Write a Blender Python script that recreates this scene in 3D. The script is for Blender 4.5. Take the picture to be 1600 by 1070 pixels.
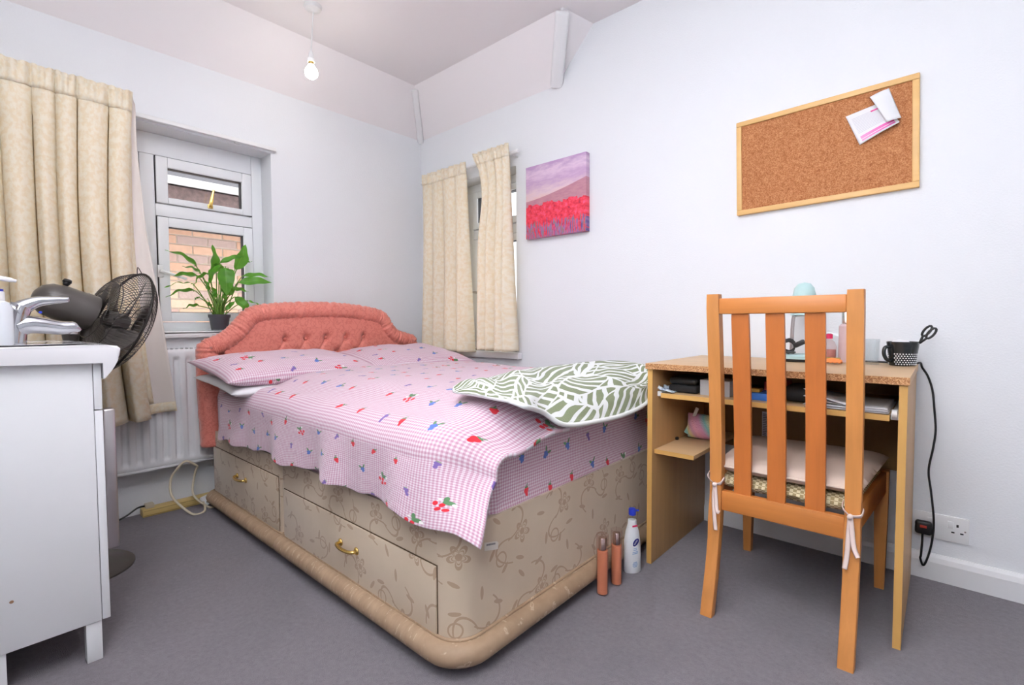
import bpy, bmesh, math, random
from mathutils import Vector, Matrix, noise
random.seed(7)
scene = bpy.context.scene
col = scene.collection
for o in list(bpy.data.objects): bpy.data.objects.remove(o)

# ------------------------------------------------------------------ camera
F_PX, YAW, PITCH, ROLL = 760.84, math.radians(41.5825), math.radians(2.3382), math.radians(-0.2675)
CAM = Vector((2.741, -2.18, 0.883))
_d = Vector((-math.sin(YAW)*math.cos(PITCH), math.cos(YAW)*math.cos(PITCH), -math.sin(PITCH)))
_r = Vector((math.cos(YAW), math.sin(YAW), 0)); _u = _r.cross(_d)
RT = _r*math.cos(ROLL) + _u*math.sin(ROLL); UP = -_r*math.sin(ROLL) + _u*math.cos(ROLL); FW = _d
cd = bpy.data.cameras.new('camera'); cam = bpy.data.objects.new('camera', cd); col.objects.link(cam)
cd.sensor_fit = 'HORIZONTAL'; cd.sensor_width = 36.0; cd.lens = F_PX*36.0/1600.0
cd.clip_start = 0.02; cd.clip_end = 200
cam.matrix_world = Matrix(((RT.x, UP.x, -FW.x, CAM.x), (RT.y, UP.y, -FW.y, CAM.y), (RT.z, UP.z, -FW.z, CAM.z), (0, 0, 0, 1)))
scene.camera = cam
def P(px, py, axis, val):
    """photo pixel -> point where its ray meets the plane axis = val"""
    v = RT*((px-800)/F_PX) + UP*(-(py-535)/F_PX) + FW
    return CAM + v*((val-CAM[axis])/v[axis])

# ------------------------------------------------------------------ world, light, exposure
w = bpy.data.worlds.new('overcast_sky'); scene.world = w; w.use_nodes = True
bg = w.node_tree.nodes['Background']; bg.inputs[0].default_value = (0.955, 0.972, 1.0, 1); bg.inputs[1].default_value = 1.6
scene.view_settings.view_transform = 'Standard'; scene.view_settings.look = 'None'
scene.view_settings.gamma = 1.0; scene.view_settings.use_curve_mapping = False
scene.view_settings.exposure = 0.52
# the photographer's flash, beside the camera, turned up at the ceiling
fl = bpy.data.lights.new('bounce_flash', 'SPOT'); flo = bpy.data.objects.new('bounce_flash', fl); col.objects.link(flo)
fl.energy = 670; fl.color = (0.93, 0.96, 1.0); fl.spot_size = math.radians(84); fl.spot_blend = 0.9; fl.shadow_soft_size = 0.06
flo.location = (2.80, -2.25, 1.05); flo.rotation_euler = Vector((-0.48, -0.1, 1.0)).to_track_quat('-Z', 'Y').to_euler()

# ------------------------------------------------------------------ node helpers
class NT:
    def __init__(s, name, rough=0.6):
        s.m = bpy.data.materials.new(name); s.m.use_nodes = True
        s.t = s.m.node_tree; s.b = s.t.nodes['Principled BSDF']; s.out = s.t.nodes['Material Output']
        s.b.inputs['Roughness'].default_value = rough
    def put(s, sock, v):
        if v is None: return
        if isinstance(v, bpy.types.NodeSocket): s.t.links.new(v, sock)
        else:
            if isinstance(v, (tuple, list)) and len(v) == 3 and sock.type == 'RGBA': v = (*v, 1)
            sock.default_value = v
    def nd(s, typ, **kw):
        n = s.t.nodes.new(typ)
        for k, v in kw.items(): setattr(n, k, v)
        return n
    def math(s, op, a, b=None, c=None):
        n = s.nd('ShaderNodeMath', operation=op); s.put(n.inputs[0], a); s.put(n.inputs[1], b)
        if c is not None: s.put(n.inputs[2], c)
        return n.outputs[0]
    def vm(s, op, a, b=None):
        n = s.nd('ShaderNodeVectorMath', operation=op); s.put(n.inputs[0], a); s.put(n.inputs[1], b)
        return n.outputs['Value'] if op in ('LENGTH', 'DOT_PRODUCT', 'DISTANCE') else n.outputs[0]
    def mix(s, f, a, b, blend='MIX'):
        n = s.nd('ShaderNodeMix', data_type='RGBA', blend_type=blend)
        s.put(n.inputs[0], f); s.put(n.inputs[6], a); s.put(n.inputs[7], b); return n.outputs[2]
    def map(s, v, loc=(0, 0, 0), rot=0.0, scl=(1, 1, 1), typ='TEXTURE'):
        n = s.nd('ShaderNodeMapping', vector_type=typ); s.put(n.inputs[0], v)
        n.inputs[1].default_value = loc; n.inputs[2].default_value = (0, 0, rot); n.inputs[3].default_value = scl
        return n.outputs[0]
    def co(s, which='Object'):
        return s.nd('ShaderNodeTexCoord').outputs[which]
    def noise(s, v, scale, detail=3.0, rough=0.5, out=0):
        n = s.nd('ShaderNodeTexNoise'); s.put(n.inputs['Vector'], v)
        n.inputs['Scale'].default_value = scale; n.inputs['Detail'].default_value = detail; n.inputs['Roughness'].default_value = rough
        return n.outputs[out]
    def ramp(s, v, stops, interp='LINEAR'):
        n = s.nd('ShaderNodeValToRGB'); n.color_ramp.interpolation = interp; e = n.color_ramp.elements
        while len(e) < len(stops): e.new(0.5)
        for k, (p, c) in enumerate(stops):
            e[k].position = p; e[k].color = (*c, 1) if len(c) == 3 else c
        s.put(n.inputs[0], v); return n.outputs[0]
    def sep(s, v):
        n = s.nd('ShaderNodeSeparateXYZ'); s.put(n.inputs[0], v); return n.outputs
    def comb(s, x, y, z=0.0):
        n = s.nd('ShaderNodeCombineXYZ'); s.put(n.inputs[0], x); s.put(n.inputs[1], y); s.put(n.inputs[2], z); return n.outputs[0]
    def bump(s, h, strength=0.3, dist=0.002):
        n = s.nd('ShaderNodeBump'); n.inputs['Strength'].default_value = strength; n.inputs['Distance'].default_value = dist
        s.put(n.inputs['Height'], h); s.t.links.new(n.outputs[0], s.b.inputs['Normal']); return n.outputs[0]
    def ell(s, v, cx, cy, rx, ry, ang=0.0):
        return s.math('LESS_THAN', s.vm('LENGTH', s.map(v, (cx, cy, 0), ang, (rx, ry, 1))), 1.0)
    def ring(s, v, cx, cy, rx, ry, ang, wd):
        l = s.vm('LENGTH', s.map(v, (cx, cy, 0), ang, (rx, ry, 1)))
        return s.math('COMPARE', l, 1.0, wd)
    def color(s, c): s.put(s.b.inputs['Base Color'], c); return s

def lin(r, g, b):
    f = lambda c: (c/255/12.92) if c/255 <= 0.04045 else ((c/255+0.055)/1.055)**2.4
    return (f(r), f(g), f(b))

def plain(name, c, rough=0.5, metal=0.0, var=0.0, vs=8.0, bs=0.0, bstr=0.3, bd=0.001, coat=0.0):
    n = NT(name, rough); n.b.inputs['Metallic'].default_value = metal
    if coat: n.b.inputs['Coat Weight'].default_value = coat
    if var:
        f = n.noise(n.co(), vs, 4.0)
        n.color(n.mix(f, tuple(x*(1-var) for x in c), tuple(min(1, x*(1+var)) for x in c)))
    else: n.color(c)
    if bs: n.bump(n.noise(n.co(), bs, 3.0), bstr, bd)
    return n.m

def wood(name, c, dark=0.72, axis=2, scale=22.0, rough=0.45):
    n = NT(name, rough); o = n.co()
    st = [1.0, 1.0, 1.0]; st[axis] = 0.06
    v = n.vm('MULTIPLY', o, tuple(st))
    f = n.noise(v, scale*2.2, 5.0, 0.6); g = n.noise(o, 5.0, 2.0)
    k = n.math('MULTIPLY_ADD', g, 0.5, n.math('MULTIPLY', f, 0.7))
    n.color(n.ramp(k, [(0.30, tuple(x*dark for x in c)), (0.62, c), (0.85, tuple(min(1, x*1.13) for x in c))]))
    n.bump(f, 0.08, 0.001); return n.m

M = {}
M['paint'] = plain('wall_paint', (0.83, 0.845, 0.87), 0.75, bs=170, bstr=0.28, bd=0.003)
M['ceil'] = plain('ceiling_paint', (0.91, 0.875, 0.885), 0.85, bs=120, bstr=0.10)
M['gloss'] = plain('gloss_paint', (0.84, 0.84, 0.85), 0.35)
M['upvc'] = plain('window_plastic', (0.85, 0.87, 0.89), 0.28)
M['seal'] = plain('window_gasket', (0.03, 0.03, 0.035), 0.6)
M['white_plastic'] = plain('white_plastic', (0.82, 0.82, 0.82), 0.35)
M['ceramic'] = plain('ceramic', (0.74, 0.73, 0.745), 0.1, coat=0.4)
M['carcass'] = plain('white_melamine', (0.83, 0.84, 0.85), 0.4, var=0.015, vs=2)
M['chrome'] = plain('chrome', (0.50, 0.51, 0.54), 0.10, 1.0)
M['brushed'] = plain('brushed_metal', (0.52, 0.49, 0.49), 0.3, 1.0)
M['silver'] = plain('silver_cap', (0.68, 0.60, 0.56), 0.22, 1.0)
M['brass'] = plain('brass', (0.72, 0.50, 0.16), 0.22, 1.0)
M['black'] = plain('black_plastic', (0.012, 0.012, 0.013), 0.4)
M['blackmatt'] = plain('black_fabric', (0.014, 0.014, 0.016), 0.8, bs=300, bstr=0.2)
M['fangrey'] = plain('fan_housing', (0.085, 0.075, 0.068), 0.32)
M['fanwire'] = plain('fan_wire', (0.055, 0.048, 0.044), 0.35, 0.3)
M['blade'] = plain('fan_blade', (0.11, 0.095, 0.088), 0.3)
M['radiator'] = plain('radiator_enamel', (0.80, 0.805, 0.82), 0.35)
M['cream_cable'] = plain('cream_cable', (0.66, 0.58, 0.43), 0.45)
M['yellowed'] = plain('yellowed_plastic', (0.68, 0.50, 0.19), 0.45, var=0.08, vs=12)
M['pot'] = plain('plant_pot', (0.075, 0.075, 0.088), 0.5)
M['soil'] = plain('soil', (0.03, 0.02, 0.012), 0.95, bs=200, bstr=0.8, bd=0.004)
M['stalk'] = plain('stalk', (0.17, 0.33, 0.05), 0.5)
M['cotton'] = plain('white_cotton', (0.83, 0.82, 0.83), 0.9, bs=25, bstr=0.15, bd=0.004)
M['lining'] = plain('curtain_lining', (0.80, 0.73, 0.68), 0.9, bs=260, bstr=0.15)
M['mint'] = plain('mint_enamel', (0.50, 0.71, 0.70), 0.35)
M['blue'] = plain('blue_plastic', (0.02, 0.045, 0.52), 0.35)
M['navy'] = plain('navy_print', (0.012, 0.012, 0.17), 0.4)
M['paleblue'] = plain('pale_blue_print', (0.30, 0.45, 0.68), 0.5)
M['redtag'] = plain('red_print', (0.75, 0.03, 0.12), 0.5)
M['lotion'] = plain('lotion_bottle', (0.82, 0.84, 0.86), 0.3)
M['paper'] = plain('paper', (0.83, 0.83, 0.85), 0.8)
M['greybox'] = plain('grey_card', (0.50, 0.50, 0.52), 0.7, var=0.05, vs=300)
M['bluebox'] = plain('blue_card', (0.035, 0.17, 0.60), 0.5)
M['redbox'] = plain('red_card', (0.45, 0.05, 0.07), 0.5)
M['yellowbox'] = plain('yellow_card', (0.55, 0.33, 0.04), 0.5)
M['mugblack'] = plain('mug_glaze', (0.012, 0.015, 0.017), 0.15)
M['orange'] = plain('orange_clip', (0.95, 0.28, 0.07), 0.4)
M['ribbon'] = plain('tie_ribbon', (0.78, 0.62, 0.56), 0.9)
M['cushion'] = plain('cushion_cotton', (0.68, 0.54, 0.45), 0.92, bs=400, bstr=0.3)
M['printgrey'] = plain('grey_print', (0.14, 0.14, 0.16), 0.7)
M['chair'] = wood('orange_pine', lin(202, 134, 70), 0.80, 2)
M['chairx'] = wood('orange_pine_rail', lin(196, 122, 58), 0.80, 0)
M['slat'] = wood('orange_pine_slat', lin(190, 108, 46), 0.80, 2)
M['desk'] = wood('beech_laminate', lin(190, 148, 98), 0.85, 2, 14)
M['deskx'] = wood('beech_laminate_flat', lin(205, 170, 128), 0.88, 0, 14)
M['edge'] = wood('beech_lit_edging', lin(212, 164, 92), 0.9, 0, 14)  # beech edging, with the light on the edges put into its brighter colour
M['edgez'] = wood('beech_lit_edging_upright', lin(212, 164, 92), 0.9, 2, 14)  # same lit tone in the colour, grain upright
M['frame'] = wood('pine_frame', lin(226, 182, 118), 0.9, 0, 14)
M['oldwood'] = plain('weathered_timber', (0.22, 0.15, 0.14), 0.7, var=0.8, vs=34)
M['skyroof'] = plain('grey_roof', (0.17, 0.17, 0.19), 0.6, var=0.15, vs=3)
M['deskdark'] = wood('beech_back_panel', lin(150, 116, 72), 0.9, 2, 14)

def chipboard():
    n = NT('raw_chipboard', 0.85); o = n.co()
    v = n.nd('ShaderNodeTexVoronoi'); v.inputs['Scale'].default_value = 420; n.put(v.inputs['Vector'], o)
    s = n.sep(v.outputs['Color'])[0]
    n.color(n.ramp(s, [(0.0, lin(140, 90, 54)), (0.45, lin(182, 128, 82)), (1.0, lin(220, 176, 128))]))
    n.bump(s, 0.4, 0.001); return n.m
M['chip'] = chipboard()

def carpet():
    n = NT('carpet', 1.0); o = n.co()
    f = n.noise(o, 420, 2.0, 0.7); g = n.noise(o, 3.0, 5.0, 0.6); st = n.noise(n.map(o, (0.3, 0.1, 0)), 1.6, 3.0)
    c = n.mix(n.math('MULTIPLY_ADD', n.noise(o, 70, 3.0, 0.7), 0.55, n.math('MULTIPLY', f, 0.45)), lin(70, 64, 72), lin(160, 151, 160))
    c = n.mix(n.math('MULTIPLY', n.math('GREATER_THAN', g, 0.5), n.math('MULTIPLY', n.math('SUBTRACT', g, 0.5), 1.8)), c, lin(96, 90, 98))
    c = n.mix(n.ramp(st, [(0.60, (0, 0, 0)), (0.78, (0.35, 0.35, 0.35))]), c, lin(110, 92, 88))
    sp = n.nd('ShaderNodeTexVoronoi'); sp.inputs['Scale'].default_value = 9; n.put(sp.inputs['Vector'], o)
    dot = n.math('MULTIPLY', n.math('LESS_THAN', sp.outputs['Distance'], 0.018), n.math('GREATER_THAN', n.sep(sp.outputs['Color'])[0], 0.72))
    c = n.mix(dot, c, (0.75, 0.75, 0.72))
    n.color(c); n.bump(f, 0.9, 0.006)
    n.b.inputs['Sheen Weight'].default_value = 0.25
    return n.m
M['carpet'] = carpet()

def cork():
    n = NT('cork', 0.9); o = n.co()
    v = n.nd('ShaderNodeTexVoronoi'); v.inputs['Scale'].default_value = 380; n.put(v.inputs['Vector'], o)
    s = n.sep(v.outputs['Color'])[0]; f = n.noise(o, 60, 4.0)
    c = n.ramp(n.math('MULTIPLY_ADD', f, 0.5, n.math('MULTIPLY', s, 0.5)), [(0.2, lin(150, 88, 48)), (0.5, lin(182, 118, 74)), (0.85, lin(208, 152, 106))])
    n.color(c); n.bump(s, 0.3, 0.001); return n.m
M['cork'] = cork()

def coral():
    n = NT('coral_damask', 0.55); o = n.co()
    f = n.noise(o, 34, 3.0, 0.6); k = n.math('COMPARE', f, 0.5, 0.035)
    n.color(n.mix(k, lin(226, 134, 118), lin(214, 118, 103))); n.b.inputs['Sheen Weight'].default_value = 0.3
    n.bump(n.noise(o, 60, 3.0), 0.15, 0.004); return n.m
M['coral'] = coral()

def curtain_mat():
    n = NT('curtain_jacquard', 0.85); uv = n.co('UV')
    f = n.noise(uv, 42, 4.0, 0.6); k = n.ramp(f, [(0.42, (0, 0, 0)), (0.56, (1, 1, 1))])
    c = n.mix(k, lin(248, 233, 203), lin(254, 246, 226)); n.color(c)
    n.bump(k, 0.25, 0.001)
    tr = n.nd('ShaderNodeBsdfTranslucent'); n.put(tr.inputs[0], lin(244, 220, 160))
    ms = n.nd('ShaderNodeMixShader'); ms.inputs[0].default_value = 0.20
    n.t.links.new(n.b.outputs[0], ms.inputs[1]); n.t.links.new(tr.outputs[0], ms.inputs[2]); n.t.links.new(ms.outputs[0], n.out.inputs[0])
    return n.m
M['curtain'] = curtain_mat()

def pane_mat(name='window_glass', tint=(1, 1, 1), gl=0.08):
    n = NT(name); t = n.nd('ShaderNodeBsdfTransparent'); n.put(t.inputs[0], tint)
    g = n.nd('ShaderNodeBsdfGlossy'); g.inputs['Roughness'].default_value = 0.02
    fr = n.nd('ShaderNodeLayerWeight'); fr.inputs[0].default_value = 0.5
    ms = n.nd('ShaderNodeMixShader'); n.t.links.new(n.math('MULTIPLY_ADD', n.math('POWER', fr.outputs['Facing'], 4.0), 0.55, 0.03+gl*0.05), ms.inputs[0])
    n.t.links.new(t.outputs[0], ms.inputs[1]); n.t.links.new(g.outputs[0], ms.inputs[2]); n.t.links.new(ms.outputs[0], n.out.inputs[0])
    return n.m
M['glass'] = pane_mat()
M['clear'] = pane_mat('clear_plastic', (0.95, 0.97, 0.975), 0.3)
M['pinkclear'] = pane_mat('pink_clear_plastic', (0.96, 0.88, 0.87), 0.3)

def liquid(name, c):
    n = NT(name, 0.12); n.color(c); n.b.inputs['Transmission Weight'].default_value = 0.08; n.b.inputs['IOR'].default_value = 1.2
    return n.m
M['mist'] = liquid('peach_liquid', lin(228, 152, 116))
M['soap'] = liquid('clear_soap', (0.75, 0.78, 0.82))

def leaf_mat():
    n = NT('leaf', 0.35); uv = n.co('UV'); s = n.sep(uv)
    vein = n.math('COMPARE', s[0], 0.5, 0.03); f = n.noise(n.co(), 18, 2.0)
    c = n.mix(f, (0.035, 0.19, 0.015), (0.13, 0.38, 0.04)); c = n.mix(n.math('MULTIPLY', vein, 0.5), c, (0.2, 0.42, 0.08)); n.color(c)
    tr = n.nd('ShaderNodeBsdfTranslucent'); n.put(tr.inputs[0], (0.22, 0.55, 0.05))
    ms = n.nd('ShaderNodeMixShader'); ms.inputs[0].default_value = 0.3
    n.t.links.new(n.b.outputs[0], ms.inputs[1]); n.t.links.new(tr.outputs[0], ms.inputs[2]); n.t.links.new(ms.outputs[0], n.out.inputs[0])
    return n.m
M['leaf'] = leaf_mat()

def cells(n, uv, c, jit, rot, seed=0.0):
    """random motif cells: local coordinates (cell units) + type random"""
    s = n.sep(uv); v = n.math('DIVIDE', s[1], c); row = n.math('FLOOR', v)
    u = n.math('ADD', n.math('DIVIDE', s[0], c), n.math('MULTIPLY', row, 0.37)); cc = n.math('FLOOR', u)
    wn = n.nd('ShaderNodeTexWhiteNoise', noise_dimensions='2D'); n.put(wn.inputs['Vector'], n.comb(n.math('ADD', cc, seed), row))
    r = n.sep(wn.outputs['Color'])
    lx = n.math('SUBTRACT', n.math('SUBTRACT', u, cc), n.math('MULTIPLY_ADD', r[0], jit, 0.5-jit/2))
    ly = n.math('SUBTRACT', n.math('SUBTRACT', v, row), n.math('MULTIPLY_ADD', r[1], jit, 0.5-jit/2))
    vr = n.nd('ShaderNodeVectorRotate', rotation_type='Z_AXIS'); n.put(vr.inputs['Vector'], n.comb(lx, ly))
    n.put(vr.inputs['Angle'], n.math('MULTIPLY', n.math('SUBTRACT', r[2], 0.5), rot))
    return vr.outputs[0], wn.outputs['Value']

def berry_cloth(seed=0.0):
    n = NT('gingham_berry_cotton', 0.88); uv = n.co('UV'); s = n.sep(uv); p = 0.0092
    a = n.math('LESS_THAN', n.math('FRACT', n.math('DIVIDE', s[0], p)), 0.5)
    b = n.math('LESS_THAN', n.math('FRACT', n.math('DIVIDE', s[1], p)), 0.5)
    c = n.ramp(n.math('MULTIPLY', n.math('ADD', a, b), 0.5), [(0.0, (0.75, 0.675, 0.72)), (0.5, (0.645, 0.45, 0.53)), (1.0, (0.53, 0.275, 0.37))])
    l, t = cells(n, uv, 0.112, 0.34, 1.5, seed)
    def rng(lo, hi): return n.math('MULTIPLY', n.math('GREATER_THAN', t, lo), n.math('LESS_THAN', t, hi))
    RED, GRN, BLU, PUR, WHT = (0.70, 0.018, 0.035), (0.10, 0.23, 0.10), (0.09, 0.17, 0.52), (0.20, 0.12, 0.38), (0.85, 0.84, 0.80)
    A, B, C_, D = rng(0.0, 0.34), rng(0.34, 0.50), rng(0.50, 0.76), rng(0.76, 0.93)
    def lay(c, mask, shape, colr): return n.mix(n.math('MULTIPLY', mask, shape), c, colr)
    # one strawberry
    c = lay(c, A, n.ell(l, 0.02, 0.15, 0.018, 0.06, -0.5), GRN)
    c = lay(c, A, n.ell(l, 0, 0.02, 0.085, 0.085), RED); c = lay(c, A, n.ell(l, 0, -0.045, 0.055, 0.085), RED)
    c = lay(c, A, n.ell(l, 0, 0.10, 0.07, 0.025), GRN)
    # strawberry sprig
    for cx, cy, an in ((-0.13, -0.10, 0.4), (0.02, -0.21, -0.1), (0.15, -0.13, -0.5), (0.0, -0.05, 0.1)):
        c = lay(c, B, n.ell(l, cx, cy, 0.052, 0.078, an), RED)
    c = lay(c, B, n.ell(l, 0.04, 0.10, 0.12, 0.07, 0.6), GRN); c = lay(c, B, n.ell(l, -0.07, 0.16, 0.05, 0.10, 0.4), GRN)
    c = lay(c, B, n.ell(l, 0.15, 0.12, 0.05, 0.05), WHT); c = lay(c, B, n.ell(l, -0.15, 0.07, 0.035, 0.035), WHT)
    # blueberries
    c = lay(c, C_, n.ell(l, -0.07, 0.13, 0.035, 0.10, 0.7), GRN); c = lay(c, C_, n.ell(l, 0.10, 0.12, 0.035, 0.09, -0.8), GRN)
    for cx, cy, q in ((0.0, 0.0, 0.07), (-0.058, 0.03, 0.042), (0.06, 0.025, 0.042), (-0.02, -0.07, 0.045), (0.03, -0.06, 0.04), (0.0, 0.07, 0.04)): c = lay(c, C_, n.ell(l, cx, cy, q, q), BLU)
    # purple berries
    for cx, cy in ((-0.03, 0.09), (0.035, 0.07), (0.0, 0.0), (0.015, -0.075)): c = lay(c, D, n.ell(l, cx, cy, 0.05, 0.055), PUR)
    c = lay(c, D, n.ell(l, 0, 0.15, 0.06, 0.018), (0.30, 0.34, 0.24))
    n.color(c); n.bump(n.noise(uv, 22, 4.0, 0.6), 0.35, 0.008); n.b.inputs['Sheen Weight'].default_value = 0.2
    return n.m
M['berry'] = berry_cloth(0.0)
M['berry_pillow'] = berry_cloth(23.0)
M['berry_sheet'] = berry_cloth(51.0)

def damask():
    n = NT('divan_damask', 0.6); uv = n.co('UV')
    l, t = cells(n, uv, 0.21, 0.16, 5.0)
    base = n.mix(n.noise(uv, 5, 4.0), lin(190, 170, 145), lin(214, 196, 172)); f = 0.0; msk = None
    def add(sh):
        nonlocal msk
        msk = sh if msk is None else n.math('MAXIMUM', msk, sh)
    s = n.sep(l)
    half = n.math('GREATER_THAN', s[1], -0.06); half2 = n.math('LESS_THAN', s[1], 0.02)
    add(n.math('MULTIPLY', n.ring(l, -0.16, -0.05, 0.2, 0.3, 0.3, 0.055), half))
    add(n.math('MULTIPLY', n.ring(l, 0.2, 0.0, 0.16, 0.3, -0.3, 0.06), half2))
    add(n.math('MULTIPLY', n.ring(l, 0.24, -0.2, 0.09, 0.09, 0, 0.13), 1.0))
    for cx, cy, an in ((-0.36, 0.1, 0.5), (-0.28, -0.26, -0.7), (0.36, 0.16, -0.4), (0.12, -0.36, 0.9), (0.38, -0.14, 0.8)):
        add(n.ell(l, cx, cy, 0.028, 0.085, an))
    # flower with five petals
    q = n.map(l, (0.02, 0.22, 0)); qs = n.sep(q)
    th = n.math('ARCTAN2', qs[1], qs[0]); rr = n.vm('LENGTH', q)
    pet = n.math('MULTIPLY_ADD', n.math('ABSOLUTE', n.math('COSINE', n.math('MULTIPLY', th, 2.5))), 0.10, 0.06)
    k = n.math('DIVIDE', rr, pet)
    add(n.math('MULTIPLY', n.math('LESS_THAN', k, 1.0), n.math('GREATER_THAN', k, 0.72))); add(n.math('LESS_THAN', rr, 0.045))
    add(n.math('MULTIPLY', n.math('LESS_THAN', k, 0.6), n.math('GREATER_THAN', k, 0.5)))
    n.color(n.mix(n.math('MULTIPLY', msk, 0.55), base, lin(150, 112, 78)))
    n.bump(n.math('MULTIPLY_ADD', msk, 0.25, n.noise(uv, 9, 3.0)), 0.35, 0.006)
    n.b.inputs['Sheen Weight'].default_value = 0.25
    return n.m
M['damask'] = damask()
def roll_mat():
    n = NT('divan_roll', 0.6); uv = n.co('UV')
    f = n.noise(uv, 9, 5.0, 0.65); k = n.ramp(n.noise(uv, 26, 3.0), [(0.60, (0, 0, 0)), (0.64, (1, 1, 1)), (0.68, (0, 0, 0))])
    c = n.mix(f, lin(128, 102, 78), lin(196, 168, 138)); n.color(n.mix(n.math('MULTIPLY', n.sep(k)[0], 0.6), c, lin(214, 194, 168)))
    return n.m
M['roll'] = roll_mat()

def towel_mat():
    n = NT('towel_terry', 1.0); uv = n.co('UV')
    d = n.noise(uv, 6.0, 2.0, 0.5, out=1)
    v = n.vm('ADD', uv, n.vm('MULTIPLY', n.vm('SUBTRACT', d, (0.5, 0.5, 0.5)), (0.10, 0.10, 0)))
    vo = n.nd('ShaderNodeTexVoronoi'); vo.inputs['Scale'].default_value = 7.5; n.put(vo.inputs['Vector'], v)
    ang = n.math('MULTIPLY', n.sep(vo.outputs['Color'])[0], 6.28)
    vr = n.nd('ShaderNodeVectorRotate', rotation_type='Z_AXIS'); n.put(vr.inputs['Vector'], v); n.put(vr.inputs['Angle'], ang)
    st = n.math('SINE', n.math('MULTIPLY', n.sep(vr.outputs[0])[0], 175.0))
    ve = n.nd('ShaderNodeTexVoronoi', feature='DISTANCE_TO_EDGE'); ve.inputs['Scale'].default_value = 7.5; n.put(ve.inputs['Vector'], v)
    m = n.math('MAXIMUM', n.math('GREATER_THAN', st, 0.35), n.math('LESS_THAN', ve.outputs['Distance'], 0.028))
    n.color(n.mix(m, lin(126, 137, 98), lin(236, 238, 236))); n.bump(n.noise(uv, 380, 2.0), 0.6, 0.004)
    n.b.inputs['Sheen Weight'].default_value = 0.3; return n.m
M['towel'] = towel_mat()
M['towel_white'] = plain('towel_hem', lin(236, 238, 236), 1.0, bs=400, bstr=0.4)

def weave_mat():
    n = NT('seagrass_weave', 0.9); uv = n.co()
    ch = n.nd('ShaderNodeTexChecker'); ch.inputs['Scale'].default_value = 110; n.put(ch.inputs[0], uv)
    n.color(n.mix(ch.outputs[1], lin(166, 146, 104), lin(232, 218, 180))); n.bump(ch.outputs[1], 0.6, 0.003); return n.m
M['weave'] = weave_mat()

def painting_mat():
    n = NT('poppy_field_paint', 0.5); uv = n.co('UV'); s = n.sep(uv); u, v = s[0], s[1]
    nz = n.noise(n.map(uv, scl=(1, 0.35, 1)), 5, 5.0, 0.6)
    sky = n.ramp(n.math('ADD', v, n.math('MULTIPLY_ADD', nz, 0.35, -0.17)), [(0.45, lin(226, 188, 178)), (0.62, lin(222, 196, 204)), (0.76, lin(196, 160, 196)), (0.88, lin(222, 196, 216)), (1.0, lin(186, 150, 192))])
    hill = n.math('LESS_THAN', v, n.math('MULTIPLY_ADD', n.math('POWER', n.math('MAXIMUM', u, 0.0), 1.5), 0.17, 0.52))
    c = n.mix(hill, sky, n.mix(n.noise(n.map(uv, scl=(1, 0.3, 1)), 9, 3.0), lin(168, 108, 134), lin(206, 152, 158)))
    fld = n.math('LESS_THAN', v, n.math('MULTIPLY_ADD', n.noise(uv, 12, 3.0), 0.16, 0.37))
    f2 = n.noise(uv, 17, 4.0, 0.7)
    red = n.ramp(f2, [(0.28, lin(150, 30, 70)), (0.42, lin(226, 40, 66)), (0.55, lin(240, 70, 92)), (0.68, lin(236, 92, 140)), (0.8, lin(244, 120, 96))])
    c = n.mix(fld, c, red)
    gr = n.math('MULTIPLY', n.math('LESS_THAN', v, n.math('MULTIPLY_ADD', n.noise(n.map(uv, scl=(0.12, 1, 1)), 4, 3.0), 0.5, -0.06)), n.math('GREATER_THAN', n.noise(n.map(uv, scl=(0.1, 1, 1)), 6, 3.0), 0.46))
    c = n.mix(gr, c, n.ramp(n.noise(n.map(uv, scl=(0.12, 1, 1)), 7, 2.0), [(0.35, lin(96, 74, 140)), (0.5, lin(160, 120, 170)), (0.62, lin(120, 130, 110)), (0.7, lin(214, 60, 90))]))
    n.color(c); n.bump(f2, 0.3, 0.002); return n.m
M['painting'] = painting_mat()

def letter_mat():
    n = NT('printed_letter', 0.7); s = n.sep(n.co('UV')); u, v = s[0], s[1]
    inx = n.math('MULTIPLY', n.math('GREATER_THAN', u, 0.10), n.math('LESS_THAN', u, 0.93))
    lines = n.math('MULTIPLY', n.math('LESS_THAN', n.math('FRACT', n.math('MULTIPLY', v, 22)), 0.45), n.math('MULTIPLY', n.math('GREATER_THAN', v, 0.30), n.math('LESS_THAN', v, 0.86)))
    c = n.mix(n.math('MULTIPLY', n.math('MULTIPLY', lines, inx), 0.30), (0.84, 0.83, 0.86), (0.30, 0.30, 0.36))
    pk = n.math('MULTIPLY', n.math('MULTIPLY', n.math('LESS_THAN', v, 0.24), n.math('GREATER_THAN', v, 0.06)), inx)
    pk = n.math('MULTIPLY', pk, n.math('GREATER_THAN', n.math('FRACT', n.math('MULTIPLY', v, 9)), 0.18))
    c = n.mix(pk, c, n.mix(u, lin(250, 170, 214), lin(226, 70, 170)))
    hd = n.math('MULTIPLY', n.math('MULTIPLY', n.math('GREATER_THAN', v, 0.80), n.math('LESS_THAN', v, 0.85)), n.math('MULTIPLY', n.math('GREATER_THAN', u, 0.6), n.math('LESS_THAN', u, 0.9)))
    n.color(n.mix(hd, c, lin(226, 70, 150))); return n.m
M['letter'] = letter_mat()

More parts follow.
